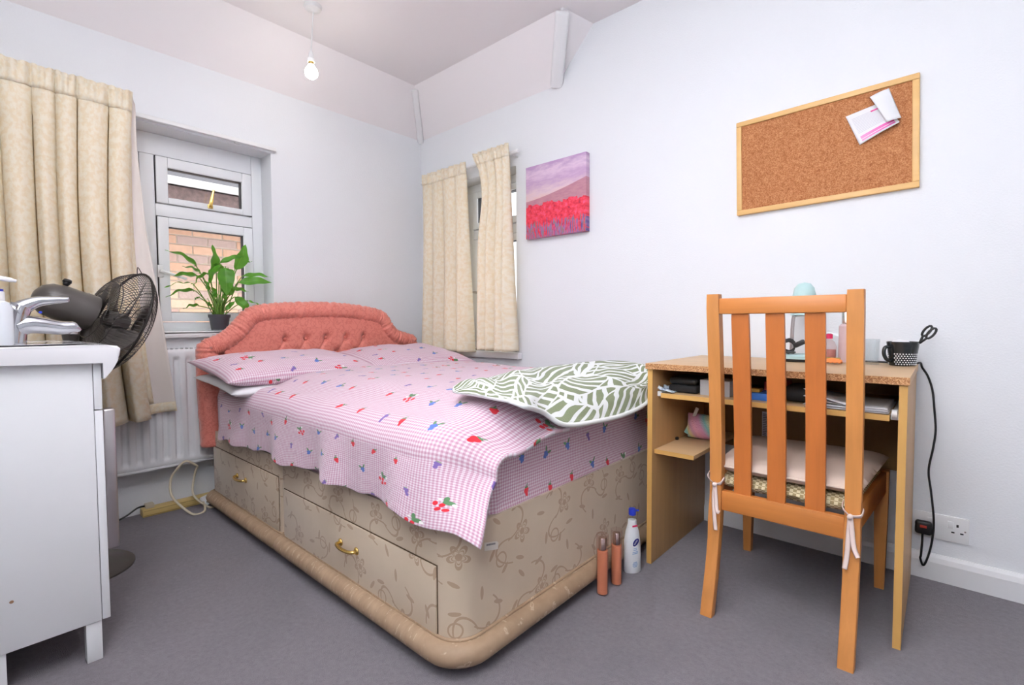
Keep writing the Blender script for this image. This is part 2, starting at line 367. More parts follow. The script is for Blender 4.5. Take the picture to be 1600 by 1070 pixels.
def rainbow_mat():
    n = NT('pastel_plush', 0.95); o = n.co()
    v = n.math('FRACT', n.math('MULTIPLY_ADD', n.sep(o)[0], 9.0, n.math('MULTIPLY', n.sep(o)[2], 5.0)))
    n.color(n.ramp(v, [(0.0, lin(226, 160, 176)), (0.25, lin(214, 150, 180)), (0.45, lin(130, 190, 186)), (0.65, lin(222, 204, 140)), (0.85, lin(206, 150, 170)), (1.0, lin(226, 160, 176))]))
    n.bump(n.noise(o, 160, 2.0), 0.6, 0.004); return n.m
M['rainbow'] = rainbow_mat()

def bag_mat():
    n = NT('printed_wrapper', 0.5); f = n.noise(n.co(), 70, 3.0)
    n.color(n.ramp(f, [(0.35, lin(70, 92, 130)), (0.5, lin(190, 205, 220)), (0.7, lin(230, 236, 240))])); return n.m
M['wrapper'] = bag_mat()
def brick_mats():
    out = []
    for k, c in enumerate(((222, 178, 150), (228, 186, 158), (206, 172, 158), (232, 196, 170), (198, 172, 162))):
        out.append(plain('brick_%d' % k, lin(*c), 0.9, var=0.16, vs=30, bs=90, bstr=0.4, bd=0.004))
    return out
BR = brick_mats(); M['mortar'] = plain('mortar', lin(214, 200, 184), 0.95, var=0.05, vs=50)
def bulb_mat():
    n = NT('lit_bulb', 0.3); n.color((1, 0.97, 0.9)); n.put(n.b.inputs['Emission Color'], (1.0, 0.93, 0.80)); n.b.inputs['Emission Strength'].default_value = 35.0; return n.m
M['bulb'] = bulb_mat()

# ------------------------------------------------------------------ mesh helpers
ROOT = {}
def nb(): return bmesh.new()
def obj(name, bm, mat, parent=None, smooth=False, mats=None, recalc=True):
    if parent is None:
        cs = [v.co for v in bm.verts]
        off = Vector(((min(c.x for c in cs)+max(c.x for c in cs))/2, (min(c.y for c in cs)+max(c.y for c in cs))/2, min(c.z for c in cs)))
    else: off = ROOT[parent.name]
    for v in bm.verts: v.co -= off
    if recalc: bmesh.ops.recalc_face_normals(bm, faces=bm.faces[:])
    me = bpy.data.meshes.new(name); bm.to_mesh(me); bm.free()
    if smooth:
        for p in me.polygons: p.use_smooth = True
        if smooth == 'auto':
            try: me.set_sharp_from_angle(angle=math.radians(38))
            except Exception: pass
    for m in (mats or [mat]): me.materials.append(m if isinstance(m, bpy.types.Material) else M[m])
    o = bpy.data.objects.new(name, me); col.objects.link(o)
    if parent is not None: o.parent = parent
    else: o.location = off
    ROOT[o.name] = off.copy(); return o
def thing(name, loc, label, cat, group=None):
    o = bpy.data.objects.new(name, None); col.objects.link(o); o.location = loc; o.empty_display_size = 0.1
    ROOT[o.name] = Vector(loc); tag(o, label, cat, group); return o
def tag(o, label, cat, group=None):
    o['label'] = label; o['category'] = cat
    if group: o['group'] = group
    return o
def struct(o): o['kind'] = 'structure'; return o
def sthing(name, loc):
    o = bpy.data.objects.new(name, None); col.objects.link(o); o.location = loc; ROOT[o.name] = Vector(loc); o['kind'] = 'structure'; return o

def box(bm, x0, x1, y0, y1, z0, z1, bev=0.0, seg=2, mtx=None):
    vs = [bm.verts.new((x, y, z)) for x in (x0, x1) for y in (y0, y1) for z in (z0, z1)]
    idx = [(0, 1, 3, 2), (4, 6, 7, 5), (0, 4, 5, 1), (2, 3, 7, 6), (0, 2, 6, 4), (1, 5, 7, 3)]
    fs = [bm.faces.new([vs[i] for i in f]) for f in idx]
    res = vs
    if bev > 0:
        es = list({e for f in fs for e in f.edges})
        r = bmesh.ops.bevel(bm, geom=es, offset=bev, segments=seg, profile=0.5, affect='EDGES')
        res = list({v for f in r['faces'] for v in f.verts} | {v for v in vs if v.is_valid})
    if mtx is not None:
        for v in res: v.co = mtx @ v.co
    return res
def boxo(name, dims, mat, parent=None, bev=0.003, mtx=None, seg=2):
    b = nb(); box(b, *dims, bev, seg, mtx); return obj(name, b, mat, parent, smooth='auto')
def tube(bm, pts, r, seg=8, closed=False, caps=True, sx=1.0):
    pts = [Vector(p) for p in pts]; n = len(pts); rings = []
    R = r if isinstance(r, (list, tuple)) else [r]*n
    uvl = bm.loops.layers.uv.verify(); ref = None; L = [0.0]
    for i in range(1, n): L.append(L[-1]+(pts[i]-pts[i-1]).length)
    for i, p in enumerate(pts):
        if closed: t = pts[(i+1) % n]-pts[i-1]
        else: t = pts[min(i+1, n-1)]-pts[max(i-1, 0)]
        t.normalize()
        if ref is None:
            ref = Vector((0, 0, 1)) if abs(t.z) < 0.9 else Vector((1, 0, 0))
        a = (ref - t*ref.dot(t)); a.normalize(); ref = a; b = t.cross(a)
        rings.append([bm.verts.new(p + a*(math.cos(2*math.pi*k/seg)*R[i]) + b*(math.sin(2*math.pi*k/seg)*R[i]*sx)) for k in range(seg)])
    for i in range(n if closed else n-1):
        A, B = rings[i], rings[(i+1) % n]
        for k in range(seg):
            k2 = (k+1) % seg; f = bm.faces.new((A[k], A[k2], B[k2], B[k]))
            for lp, (u, v) in zip(f.loops, ((L[i], k), (L[i], k+1), (L[(i+1) % n], k+1), (L[(i+1) % n], k))): lp[uvl].uv = (u, v/seg*6.28*R[i])
    if caps and not closed:
        bm.faces.new(rings[0][::-1]); bm.faces.new(rings[-1])
    return rings
def smooth_path(pts, n=8):
    """Catmull-Rom"""
    pts = [Vector(p) for p in pts]; out = []
    for i in range(len(pts)-1):
        p0 = pts[max(i-1, 0)]; p1 = pts[i]; p2 = pts[i+1]; p3 = pts[min(i+2, len(pts)-1)]
        for k in range(n):
            t = k/n
            out.append(0.5*((2*p1)+(p2-p0)*t+(2*p0-5*p1+4*p2-p3)*t*t+(3*p1-p0-3*p2+p3)*t**3))
    out.append(pts[-1]); return out
def lathe(bm, prof, mtx, seg=24, cap=True):
    rings = []
    for r, z in prof:
        rings.append([bm.verts.new(mtx @ Vector((r*math.cos(2*math.pi*k/seg), r*math.sin(2*math.pi*k/seg), z))) for k in range(seg)])
    for A, B in zip(rings, rings[1:]):
        for k in range(seg): bm.faces.new((A[k], A[(k+1) % seg], B[(k+1) % seg], B[k]))
    if cap:
        if prof[0][0] > 1e-5: bm.faces.new(rings[0][::-1])
        if prof[-1][0] > 1e-5: bm.faces.new(rings[-1])
def latheo(name, prof, loc, mat, parent=None, seg=28, mtx=None, cap=True):
    b = nb(); lathe(b, prof, (Matrix.Translation(loc) @ (mtx or Matrix())), seg, cap); return obj(name, b, mat, parent, smooth='auto')
def prism(bm, pts, axis, a0, a1):
    """closed outline extruded along an axis; pts are the other two coordinates in axis order"""
    def mk(p, a):
        c = list(p); c.insert(axis, a); return bm.verts.new(c)
    A = [mk(p, a0) for p in pts]; B = [mk(p, a1) for p in pts]; n = len(pts)
    bm.faces.new(A); bm.faces.new(B[::-1])
    for i in range(n): bm.faces.new((A[i], A[(i+1) % n], B[(i+1) % n], B[i]))
def sheet(bm, f, nu, nv, uvf, thick=0.0, mi=0, mi_back=0, mi_edge=None):
    """f(s,t) -> Vector over 0..1; optional thickness along the normal"""
    uvl = bm.loops.layers.uv.verify()
    g = [[f(i/nu, j/nv) for j in range(nv+1)] for i in range(nu+1)]
    top = [[bm.verts.new(g[i][j]) for j in range(nv+1)] for i in range(nu+1)]
    def face(q, uvs, m):
        fc = bm.faces.new(q); fc.material_index = m
        for lp, uv in zip(fc.loops, uvs): lp[uvl].uv = uv
    for i in range(nu):
        for j in range(nv):
            ij = ((i, j), (i+1, j), (i+1, j+1), (i, j+1))
            face([top[a][b] for a, b in ij], [uvf(a/nu, b/nv) for a, b in ij], mi)
    if thick:
        bot = []
        for i in range(nu+1):
            row = []
            for j in range(nv+1):
                du = g[min(i+1, nu)][j]-g[max(i-1, 0)][j]; dv = g[i][min(j+1, nv)]-g[i][max(j-1, 0)]
                nn = du.cross(dv); nn.normalize(); row.append(bm.verts.new(g[i][j]-nn*thick))
            bot.append(row)
        for i in range(nu):
            for j in range(nv):
                ij = ((i, j), (i, j+1), (i+1, j+1), (i+1, j))
                face([bot[a][b] for a, b in ij], [uvf(a/nu, b/nv) for a, b in ij], mi_back)
        me = mi_back if mi_edge is None else mi_edge
        for i in range(nu):
            for j, fl in ((0, 1), (nv, 0)):
                q = [top[i][j], top[i+1][j], bot[i+1][j], bot[i][j]]; face(q if not fl else q[::-1], [uvf(i/nu, j/nv)]*4, me)
        for j in range(nv):
            for i, fl in ((0, 0), (nu, 1)):
                q = [top[i][j], top[i][j+1], bot[i][j+1], bot[i][j]]; face(q if fl else q[::-1], [uvf(i/nu, j/nv)]*4, me)
    return top
def text_part(name, body, size, mtx, mat, parent):
    cu = bpy.data.curves.new(name, 'FONT'); cu.body = body; cu.size = size; cu.align_x = 'CENTER'; cu.align_y = 'CENTER'; cu.extrude = 0.0002
    t = bpy.data.objects.new(name+'_src', cu); col.objects.link(t)
    dg = bpy.context.evaluated_depsgraph_get(); me = bpy.data.meshes.new_from_object(t.evaluated_get(dg))
    bpy.data.objects.remove(t)
    b = nb(); b.from_mesh(me); bpy.data.meshes.remove(me)
    for v in b.verts: v.co = mtx @ v.co
    return obj(name, b, mat, parent)
def sm(a, b, x):
    t = max(0.0, min(1.0, (x-a)/(b-a))); return t*t*(3-2*t)
def lerp_pts(pts, x):
    for (x0, y0), (x1, y1) in zip(pts, pts[1:]):
        if x <= x1: return y0+(y1-y0)*max(0, (x-x0))/(x1-x0)
    return pts[-1][1]

# ------------------------------------------------------------------ the room
XL = -0.04           # inner face of the window wall
WT = 0.26            # wall thickness
W1 = dict(y0=-2.28, y1=-1.03, z0=0.835, z1=1.815)
W2 = dict(x0=0.13, x1=0.845, z0=0.70, z1=1.80)
b = nb(); box(b, XL-WT, 4.3, -3.1, WT, -0.1, 0.0); struct(obj('floor', b, 'carpet'))
b = nb(); x0, x1 = XL-WT, XL
box(b, x0, x1, -2.70, W1['y0'], 0, 2.45); box(b, x0, x1, W1['y1'], WT, 0, 2.45)
box(b, x0, x1, W1['y0'], W1['y1'], 0, W1['z0']); box(b, x0, x1, W1['y0'], W1['y1'], W1['z1'], 2.45)
struct(obj('wall_left', b, 'paint'))
b = nb(); box(b, XL, W2['x0'], 0, WT, 0, 2.45); box(b, W2['x1'], 4.3, 0, WT, 0, 2.45)
box(b, W2['x0'], W2['x1'], 0, WT, 0, W2['z0']); box(b, W2['x0'], W2['x1'], 0, WT, W2['z1'], 2.45)
struct(obj('wall_right', b, 'paint'))
b = nb(); box(b, XL, 4.3, -2.70, -2.44, 0, 2.45); struct(obj('wall_front', b, 'paint'))
b = nb(); box(b, 4.02, 4.28, -2.44, 0, 0, 2.45); struct(obj('wall_back', b, 'paint'))
# ceiling: flat field with sloped edges over the two window walls
b = nb(); S = 0.21; xa = XL; zl = 2.152; zr = 2.166; H = 2.40; hx = 1.14; hx2 = 1.37
def V(*c): return b.verts.new(c)
c0 = V(xa, -3.1, zl); c1 = V(xa, 0, zl+0.006); c2 = V(xa+S, -S, H); c3 = V(xa+S, -3.1, H)
h0 = V(hx, 0, zr); h1 = V(hx+0.19, -S, H); h2 = V(hx2, 0, H); e0 = V(4.3, 0, H); e1 = V(4.3, -3.1, H)
b.faces.new((c0, c1, c2, c3)); b.faces.new((c1, h0, h1, c2)); b.faces.new((h0, h2, h1)); b.faces.new((c3, c2, h1, h2, e0, e1))
tp = [V(XL-WT, -3.1, 2.55), V(XL-WT, WT, 2.55), V(4.3, WT, 2.55), V(4.3, -3.1, 2.55)]; b.faces.new(tp[::-1])
struct(obj('ceiling', b, 'ceil', recalc=False))
def strip(name, A, B, wd, dp):
    A, B = Vector(A), Vector(B); t = (B-A).normalized(); s = t.cross(Vector((0, 0, 1))).normalized(); n = s.cross(t)
    m = Matrix((( t.x, s.x, n.x, A.x), (t.y, s.y, n.y, A.y), (t.z, s.z, n.z, A.z), (0, 0, 0, 1)))
    b = nb(); box(b, -0.01, (B-A).length, -wd/2, wd/2, -dp, dp*0.4, wd*0.22, 3, m); struct(obj(name, b, 'gloss', smooth='auto'))
strip('trim_1', (XL+0.005, -0.005, 2.155), (XL+S-0.01, -S+0.01, 2.388), 0.042, 0.022)
strip('trim_2', (hx+0.0, -0.004, 2.168), (hx+0.185, -S+0.005, 2.392), 0.068, 0.03)
# skirting of the right wall
b = nb(); prism(b, [(0, 0), (-0.018, 0), (-0.018, 0.062), (-0.013, 0.078), (-0.006, 0.088), (0, 0.088)], 0, 0.0, 4.3)
struct(obj('baseboard_right', b, 'gloss'))

# ------------------------------------------------------------------ window in the left wall
GX = XL-0.13         # front of the frame
w1 = sthing('window_1', (XL-0.1, -1.6, W1['z0']))
def y_of(px, py): return P(px, py, 0, GX).y
def z_of(px, py): return P(px, py, 0, GX).z
yr, yl = W1['y1'], W1['y0']; fx0, fx1 = GX-0.06, GX
sy0, sy1 = -1.532, -1.085                     # the right-hand light
b = nb()
box(b, fx0, fx1, sy1, yr, W1['z0'], W1['z1'], 0.004); box(b, fx0, fx1, yl, yl+0.055, W1['z0'], W1['z1'], 0.004)
box(b, fx0, fx1, yl+0.055, sy1, 1.712, W1['z1'], 0.004); box(b, fx0, fx1, yl+0.055, sy1, W1['z0'], 0.893, 0.004)
obj('frame', b, 'upvc', w1, 'auto')
boxo('mullion', (fx0, fx1, sy0-0.06, sy0, 0.893, 1.712), 'upvc', w1, 0.004)
boxo('transom', (fx0, fx1, sy0, sy1, 1.418, 1.478), 'upvc', w1, 0.004)
boxo('transom', (fx0, fx1, yl+0.055, sy0-0.06, 1.418, 1.478), 'upvc', w1, 0.004)
def sash(name, ya, yb, za, zb, t, tb):
    b = nb(); x0, x1 = GX-0.045, GX+0.012
    box(b, x0, x1, ya, ya+t, za, zb, 0.003); box(b, x0, x1, yb-t, yb, za, zb, 0.003)
    box(b, x0, x1, ya+t, yb-t, zb-t, zb, 0.003); box(b, x0, x1, ya+t, yb-t, za, za+tb, 0.003)
    s = obj(name, b, 'upvc', w1, 'auto')
    b = nb(); g = 0.003; x = GX-0.004
    box(b, x0+0.01, x, ya+t, ya+t+g, za+tb, zb-t); box(b, x0+0.01, x, yb-t-g, yb-t, za+tb, zb-t)
    box(b, x0+0.01, x, ya+t, yb-t, zb-t-g, zb-t); box(b, x0+0.01, x, ya+t, yb-t, za+tb, za+tb+g)
    obj('gasket', b, 'seal', s)
    boxo('pane', (GX-0.03, GX-0.024, ya+t, yb-t, za+tb, zb-t), 'glass', s, 0)
    b = nb(); q = 0.0022; x = GX+0.002          # dark strips standing in for the shadow gap round the sash
    box(b, fx0, x, ya-q, ya, za-q, zb+q); box(b, fx0, x, yb, yb+q, za-q, zb+q); box(b, fx0, x, ya, yb, zb, zb+q)
    obj('shadow_strip', b, 'seal', s)
    return s
fan_l = sash('fanlight', sy0+0.004, sy1-0.004, 1.482, 1.708, 0.048, 0.030)
low = sash('casement', sy0+0.004, sy1-0.004, 0.897, 1.414, 0.045, 0.045)
sash('fanlight', yl+0.06, sy0-0.064, 1.482, 1.708, 0.048, 0.03)
sash('casement', yl+0.06, sy0-0.064, 0.897, 1.414, 0.045, 0.045)
# brass stay on the fanlight
p0 = P(329, 322, 0, GX+0.02); p1 = P(334, 297, 0, GX+0.03)
b = nb(); tube(b, [p0, p0+Vector((0.008, 0.002, 0.02)), p1], [0.008, 0.009, 0.005], 8); box(b, GX+0.008, GX+0.02, p0.y-0.012, p0.y+0.012, p0.z-0.012, p0.z+0.008, 0.003)
obj('stay', b, 'brass', fan_l, 'auto')
p0 = P(252, 423, 0, GX+0.03); p1 = P(292, 436, 0, GX+0.06)
b = nb(); tube(b, [p0+Vector((-0.02, 0, 0)), p0, p1], [0.008, 0.009, 0.006], 8); box(b, GX+0.010, GX+0.02, p0.y-0.012, p0.y+0.012, p0.z-0.03, p0.z+0.03, 0.003)
obj('handle', b, 'white_plastic', low, 'auto')
b = nb(); box(b, GX-0.02, XL+0.035, yl+0.001, yr-0.001, W1['z0']-0.001, W1['z0']+0.012, 0.004); box(b, XL+0.001, XL+0.035, yl-0.03, yr+0.02, 0.817, W1['z0']+0.0121, 0.004)
obj('window_sill', b, 'gloss', w1, 'auto')
# curtain track above it
trk = nb(); box(trk, XL+0.012, XL+0.03, -2.44, -1.01, 1.822, 1.842, 0.003)
for yy in (-2.3, -1.75, -1.2): box(trk, XL+0.0, XL+0.014, yy-0.012, yy+0.012, 1.82, 1.845)
tag(obj('curtain_track', trk, 'white_plastic'), 'long white curtain track above the plant window', 'curtain rail')

# ------------------------------------------------------------------ window in the right wall
w2 = sthing('window_2', (0.49, 0.1, W2['z0'])); GY = 0.12
fy0, fy1 = GY, GY+0.06; a0, a1 = W2['x0'], W2['x1']
b = nb(); z0, z1 = W2['z0'], W2['z1']
box(b, a0, a0+0.055, fy0, fy1, z0, z1, 0.004); box(b, a1-0.05, a1, fy0, fy1, z0, z1, 0.004)
box(b, a0+0.055, a1-0.05, fy0, fy1, z1-0.05, z1, 0.004); box(b, a0+0.055, a1-0.05, fy0, fy1, z0, z0+0.05, 0.004)
obj('frame', b, 'upvc', w2, 'auto')
xm = 0.362
boxo('mullion', (xm-0.075, xm, fy0, fy1, z0+0.05, z1-0.05), 'upvc', w2, 0.004)
boxo('transom', (xm, a1-0.05, fy0, fy1, 1.44, 1.50), 'upvc', w2, 0.004)
boxo('transom', (a0+0.055, xm-0.075, fy0, fy1, 1.44, 1.50), 'upvc', w2, 0.004)
def sash2(name, xa, xb, za, zb):
    t = 0.04; b = nb(); ya, yb = GY-0.012, GY+0.045
    box(b, xa, xa+t, ya, yb, za, zb, 0.003); box(b, xb-t, xb, ya, yb, za, zb, 0.003)
    box(b, xa+t, xb-t, ya, yb, zb-t, zb, 0.003); box(b, xa+t, xb-t, ya, yb, za, za+t, 0.003)
    s = obj(name, b, 'upvc', w2, 'auto')
    b = nb(); g = 0.004
    box(b, xa+t, xa+t+g, ya+0.012, yb-0.01, za+t, zb-t); box(b, xb-t-g, xb-t, ya+0.012, yb-0.01, za+t, zb-t)
    box(b, xa+t, xb-t, ya+0.012, yb-0.01, zb-t-g, zb-t); box(b, xa+t, xb-t, ya+0.012, yb-0.01, za+t, za+t+g)
    obj('gasket', b, 'seal', s); boxo('pane', (xa+t, xb-t, GY+0.024, GY+0.03, za+t, zb-t), 'glass', s, 0)
    return s
sash2('fanlight', xm+0.004, a1-0.054, 1.504, z1-0.054); s2 = sash2('casement', xm+0.004, a1-0.054, z0+0.054, 1.436)
sash2('fanlight', a0+0.059, xm-0.079, 1.504, z1-0.054); sash2('casement', a0+0.059, xm-0.079, z0+0.054, 1.436)
p0 = P(746, 457, 1, GY-0.03)
b = nb(); tube(b, [p0+Vector((0, 0.025, 0)), p0, p0+Vector((-0.035, -0.008, 0.004))], [0.007, 0.008, 0.006], 8); obj('handle', b, 'brushed', s2, 'auto')
b = nb(); box(b, a0+0.001, a1-0.001, -0.03, GY+0.02, z0-0.001, z0+0.006, 0.002); box(b, a0-0.04, 0.885, -0.034, -0.0005, 0.668, z0+0.007, 0.004)
obj('window_sill', b, 'gloss', w2, 'auto')
b = nb(); prism(b, [(0.28, 0.012), (0.835, 0.03), (0.835, 0.085), (0.40, 0.085)], 2, z0+0.007, z0+0.013)
tag(obj('window_ledge_strip', b, 'blackmatt'), 'dark flat strip lying on the sill beneath the narrow window curtains', 'strip')
b = nb(); tube(b, [(0.02, -0.045, 1.842), (0.90, -0.045, 1.862)], 0.011, 10)
for xx in (0.06, 0.86): tube(b, [(xx, -0.045, 1.85), (xx, 0.0, 1.85)], 0.006, 8)
tag(obj('curtain_track', b, 'white_plastic', smooth='auto'), 'short white curtain rail above the narrow window beside the painting', 'curtain rail')

# ------------------------------------------------------------------ outside: the neighbour's brick wall and eaves
NX = -1.98
nw = sthing('wall_neighbour', (NX, -0.9, 0.0))
boxo('mortar_bed', (NX-0.12, NX-0.008, -3.0, 1.2, -0.3, 2.6), 'mortar', nw, 0)
me = None; n_br = 0
protos = []
for k in range(5):
    b = nb(); box(b, 0, 0.009, 0, 0.215, 0, 0.065, 0.003, 1)
    m_ = bpy.data.meshes.new('brick'); b.to_mesh(m_); b.free(); m_.materials.append(BR[k]); protos.append(m_)
for r in range(22):
    z = 0.42 + r*0.075
    for c in range(12):
        y = -2.0 + c*0.225 + (0.1125 if r % 2 else 0)
        o = bpy.data.objects.new('brick', random.choice(protos)); col.objects.link(o); o.parent = nw
        o.location = Vector((NX-0.0085+random.uniform(-0.001, 0.0015), y, z)) - ROOT[nw.name]
ev = sthing('trim_3', (NX, -0.9, 1.9))
zt = P(300, 308, 0, -1.62).z; zm = P(300, 299, 0, -1.62).z; zw = P(300, 289, 0, -1.62).z
boxo('fascia_board', (-1.66, -1.62, -3.0, 1.2, zt-0.14, zm+0.02), 'oldwood', ev, 0.004)
boxo('soffit_board', (NX, -1.66, -3.0, 1.2, zt-0.02, zt), 'oldwood', ev, 0)
b = nb(); lathe(b, [(0.030, -2.1), (0.030, 2.1)], Matrix.Translation((-1.56, -0.9, zm+0.048)) @ Matrix.Rotation(math.pi/2, 4, 'X'), 20); obj('gutter', b, 'white_plastic', ev, 'auto')
b = nb(); prism(b, [(-1.63, zw+0.0), (-1.60, zw+0.03), (-2.6, zw+0.75), (-2.6, zw+0.70)], 1, -3.0, 1.2)
bb = [v for v in b.verts]
for v in bb: v.co = Vector((v.co.x, v.co.y, v.co.z))
obj('roof_slope', b, 'skyroof', ev)

# ------------------------------------------------------------------ radiator
rd = thing('radiator', (XL+0.06, -1.62, 0.215), 'white fluted panel radiator under the plant window', 'radiator')
ry0, ry1, rz0, rz1 = -2.15, -1.36, 0.218, 0.765; rx = XL+0.088
def rad_f(s, t):
    y = ry0+(ry1-ry0)*s; z = rz0+(rz1-rz0)*t
    ph = ((y-ry0)/0.0505) % 1.0; fl = sm(0.18, 0.36, ph)*(1-sm(0.64, 0.82, ph)); fl *= sm(0.055, 0.085, t)*(1-sm(0.9, 0.94, t))
    e = min(s*0.79/0.012, (1-s)*0.79/0.012, t*0.547/0.012, (1-t)*0.547/0.012, 1.0)
    return Vector((rx-0.012*fl-0.008*(1-e), y, z))
b = nb(); sheet(b, rad_f, 260, 60, lambda s, t: (s, t)); obj('front_panel', b, 'radiator', rd, True, recalc=False)
boxo('back_panel', (XL+0.03, XL+0.068, ry0+0.004, ry1-0.004, rz0+0.004, rz1-0.004), 'radiator', rd, 0.006)
b = nb()
for k in range(38): box(b, XL+0.031, rx-0.009, ry0+0.015+k*0.0202, ry0+0.022+k*0.0202, rz1-0.006, rz1+0.004)
obj('top_grille', b, 'radiator', rd)
boxo('bottom_seam', (rx-0.012, rx+0.001, ry0+0.002, ry1-0.002, rz0-0.004, rz0+0.008), 'radiator', rd, 0.003)
for yy in (-2.0, -1.5): boxo('bracket', (XL+0.0, XL+0.032, yy-0.015, yy+0.015, 0.3, 0.68), 'radiator', rd, 0.002)

# ------------------------------------------------------------------ curtains
def curtain(name, label, ya, yb, zt, zb, axis, base, ntop, amp, skew, hem_dz, group, seed, gather=0.0, flip=1):
    """axis 0: hangs along y in front of the left wall; axis 1: along x in front of the right wall"""
    rnd = random.Random(seed)
    ph = [rnd.uniform(0.75, 1.25) for _ in range(ntop+3)]
    cum = [0]
    for q in ph: cum.append(cum[-1]+q)
    tot = cum[ntop]
    def fold(s):
        x = s*tot
        for k in range(ntop):
            if x <= cum[k+1] or k == ntop-1:
                return k+(x-cum[k])/ph[k]
    def f(s, t):
        k = fold(s); h = 1-t                              # t 0 = top
        a = amp*(0.55+0.45*t)
        ww = math.sin(2*math.pi*k); w2_ = math.sin(2*math.pi*k*0.5+seed+0.6*t)
        d = a*(1.15*(abs(math.sin(math.pi*k))**0.55*2-1)*(0.55+0.45*t)+0.35*w2_*t)
        top = sm(0.10, 0.0, t) if False else (1-sm(0.0, 0.10, t))
        d = d*(1-0.35*top)+0.006*top*math.sin(2*math.pi*k*3)
        along = ya+(yb-ya)*s+skew(s, t)+0.012*t*math.sin(2*math.pi*k+1.2)
        z = zt+(zb-zt)*t + (hem_dz(s) if hem_dz else 0)*t + 0.008*math.cos(2*math.pi*k)*top*0.6
        pinch = math.exp(-((t-0.085)/0.03)**2)*0.012
        d = d - pinch*flip*0
        return Vector((base+d, along, z)) if axis == 0 else Vector((along, base-d, z))
    b = nb(); L = abs(yb-ya)*1.7
    sheet(b, f, ntop*22, 60, lambda s, t: (s*L, t*(zt-zb)), 0.003)
    rt = thing(name, (base, (ya+yb)/2, zb) if axis == 0 else ((ya+yb)/2, base, zb), label, 'curtain', group)
    obj('curtain_panel', b, 'curtain', rt, True)
    # gathered heading tape
    b = nb()
    def g(s, t):
        p = f(s, 0.012+0.05*t); o_ = 0.004
        return p+(Vector((o_, 0, 0)) if axis == 0 else Vector((0, -o_, 0)))
    sheet(b, g, ntop*22, 4, lambda s, t: (s*L, t*0.06+3), 0.002); obj('heading', b, 'curtain', rt, True)
    return rt, f
c1, f1 = curtain('window_curtain', 'wide cream jacquard curtain with pinch pleats hanging in front of the radiator', -2.40, -1.665, 1.872, 0.445, 0, XL+0.165, 9, 0.052,
    lambda s, t: -0.035*sm(0.3, 1, s)*math.sin(math.pi*t)+0.02*s*t, lambda s: 0.02*s, None, 3)
def lin_f(s, t):
    a = f1(1.0, t*0.985+0.004); yb = lerp_pts([(0, -1.648), (0.15, -1.645), (0.4, -1.625), (0.62, -1.588), (1, -1.535)], t)
    e = Vector((XL+0.105+0.03*t, yb, 1.845+(0.49-1.845)*t))
    p = a.lerp(e, s); p.x -= 0.022*math.sin(math.pi*s)*(0.4+0.6*t); p.z += 0.0; return p+Vector((-0.008*(1-s), 0, 0))
b = nb(); sheet(b, lin_f, 14, 50, lambda s, t: (s*0.15, t*1.4), 0.003); lo = obj('lining', b, 'lining', c1, True); lo['label'] = 'pale curtain lining turned outwards'
b = nb()
def hem_f(s, t):
    p = lin_f(s, 0.972+0.028*t); return p+Vector((0.0045, -0.001, -0.006*t))
sheet(b, hem_f, 14, 3, lambda s, t: (s*0.15, t*0.05), 0.003); obj('hem', b, 'curtain', c1, True)
b = nb()
def band_f(s, t):
    p = lin_f(0.02+0.22*s, 0.02+0.95*t); return p+Vector((0.004, 0, 0))
sheet(b, band_f, 3, 40, lambda s, t: (s*0.04, t*1.3), 0.001); obj('turned_edge', b, 'curtain', c1, True)

curtain('window_curtain', 'cream jacquard curtain of the narrow window, the one next to the headboard corner', 0.085, 0.505, 1.872, 0.712, 1, -0.092, 4, 0.036,
    lambda s, t: 0.02*t*s, lambda s: -0.012*s, 'curtains of the narrow window', 11)
curtain('window_curtain', 'cream jacquard curtain of the narrow window, the one next to the painting', 0.600, 0.862, 1.900, 0.722, 1, -0.092, 4, 0.036,
    lambda s, t: -0.030*(1-s)*(1-sm(0.0, 0.10, t))+0.045*(1-s)*math.exp(-((t-0.22)/0.16)**2)+0.018*(1-s)*t+0.020*s*t, lambda s: -0.006*s, 'curtains of the narrow window', 23)

# ------------------------------------------------------------------ divan bed
BX0, BXM, BX1, BY0, BY1, BZ0, BZ1 = 0.125, 0.885, 1.868, -1.402, -0.215, 0.035, 0.375
bed = thing('divan_bed', (1.0, -0.81, 0.0), 'beige damask divan bed base with drawers and coral buttoned headboard', 'bed')
def rounded_outline(x0, x1, y0, y1, r0, r1, n=8):
    """plan outline, corners at x1 rounded by r1, at x0 by r0"""
    pts = []
    for cx, cy, r, a in ((x1-r1, y0+r1, r1, -90), (x1-r1, y1-r1, r1, 0), (x0+r0, y1-r0, r0, 90), (x0+r0, y0+r0, r0, 180)):
        for k in range(n+1):
            t = math.radians(a+90*k/n); pts.append((cx+r*math.cos(t), cy+r*math.sin(t)))
    return pts
def upright_band(bm, pts, z0, z1, closed=True, nz=6, bulge=0.0):
    uvl = bm.loops.layers.uv.verify(); n = len(pts); L = [0]
    for i in range(n): L.append(L[-1]+math.dist(pts[i], pts[(i+1) % n]))
    cx = sum(p[0] for p in pts)/n; cy = sum(p[1] for p in pts)/n
    rows = []
    for j in range(nz+1):
        t = j/nz; z = z0+(z1-z0)*t; rows.append([bm.verts.new((p[0], p[1], z)) for p in pts])
    for j in range(nz):
        for i in range(n):
            i2 = (i+1) % n; f = bm.faces.new((rows[j][i], rows[j][i2], rows[j+1][i2], rows[j+1][i]))
            for lp, (u, v) in zip(f.loops, ((L[i], j), (L[i+1], j), (L[i+1], j+1), (L[i], j+1))): lp[uvl].uv = (u, z0+(z1-z0)*v/nz)
    for fc, m in ((bm.faces.new(rows[-1]), 0), (bm.faces.new(rows[0][::-1]), 0)):
        for lp in fc.loops: lp[uvl].uv = (lp.vert.co.x, lp.vert.co.y)
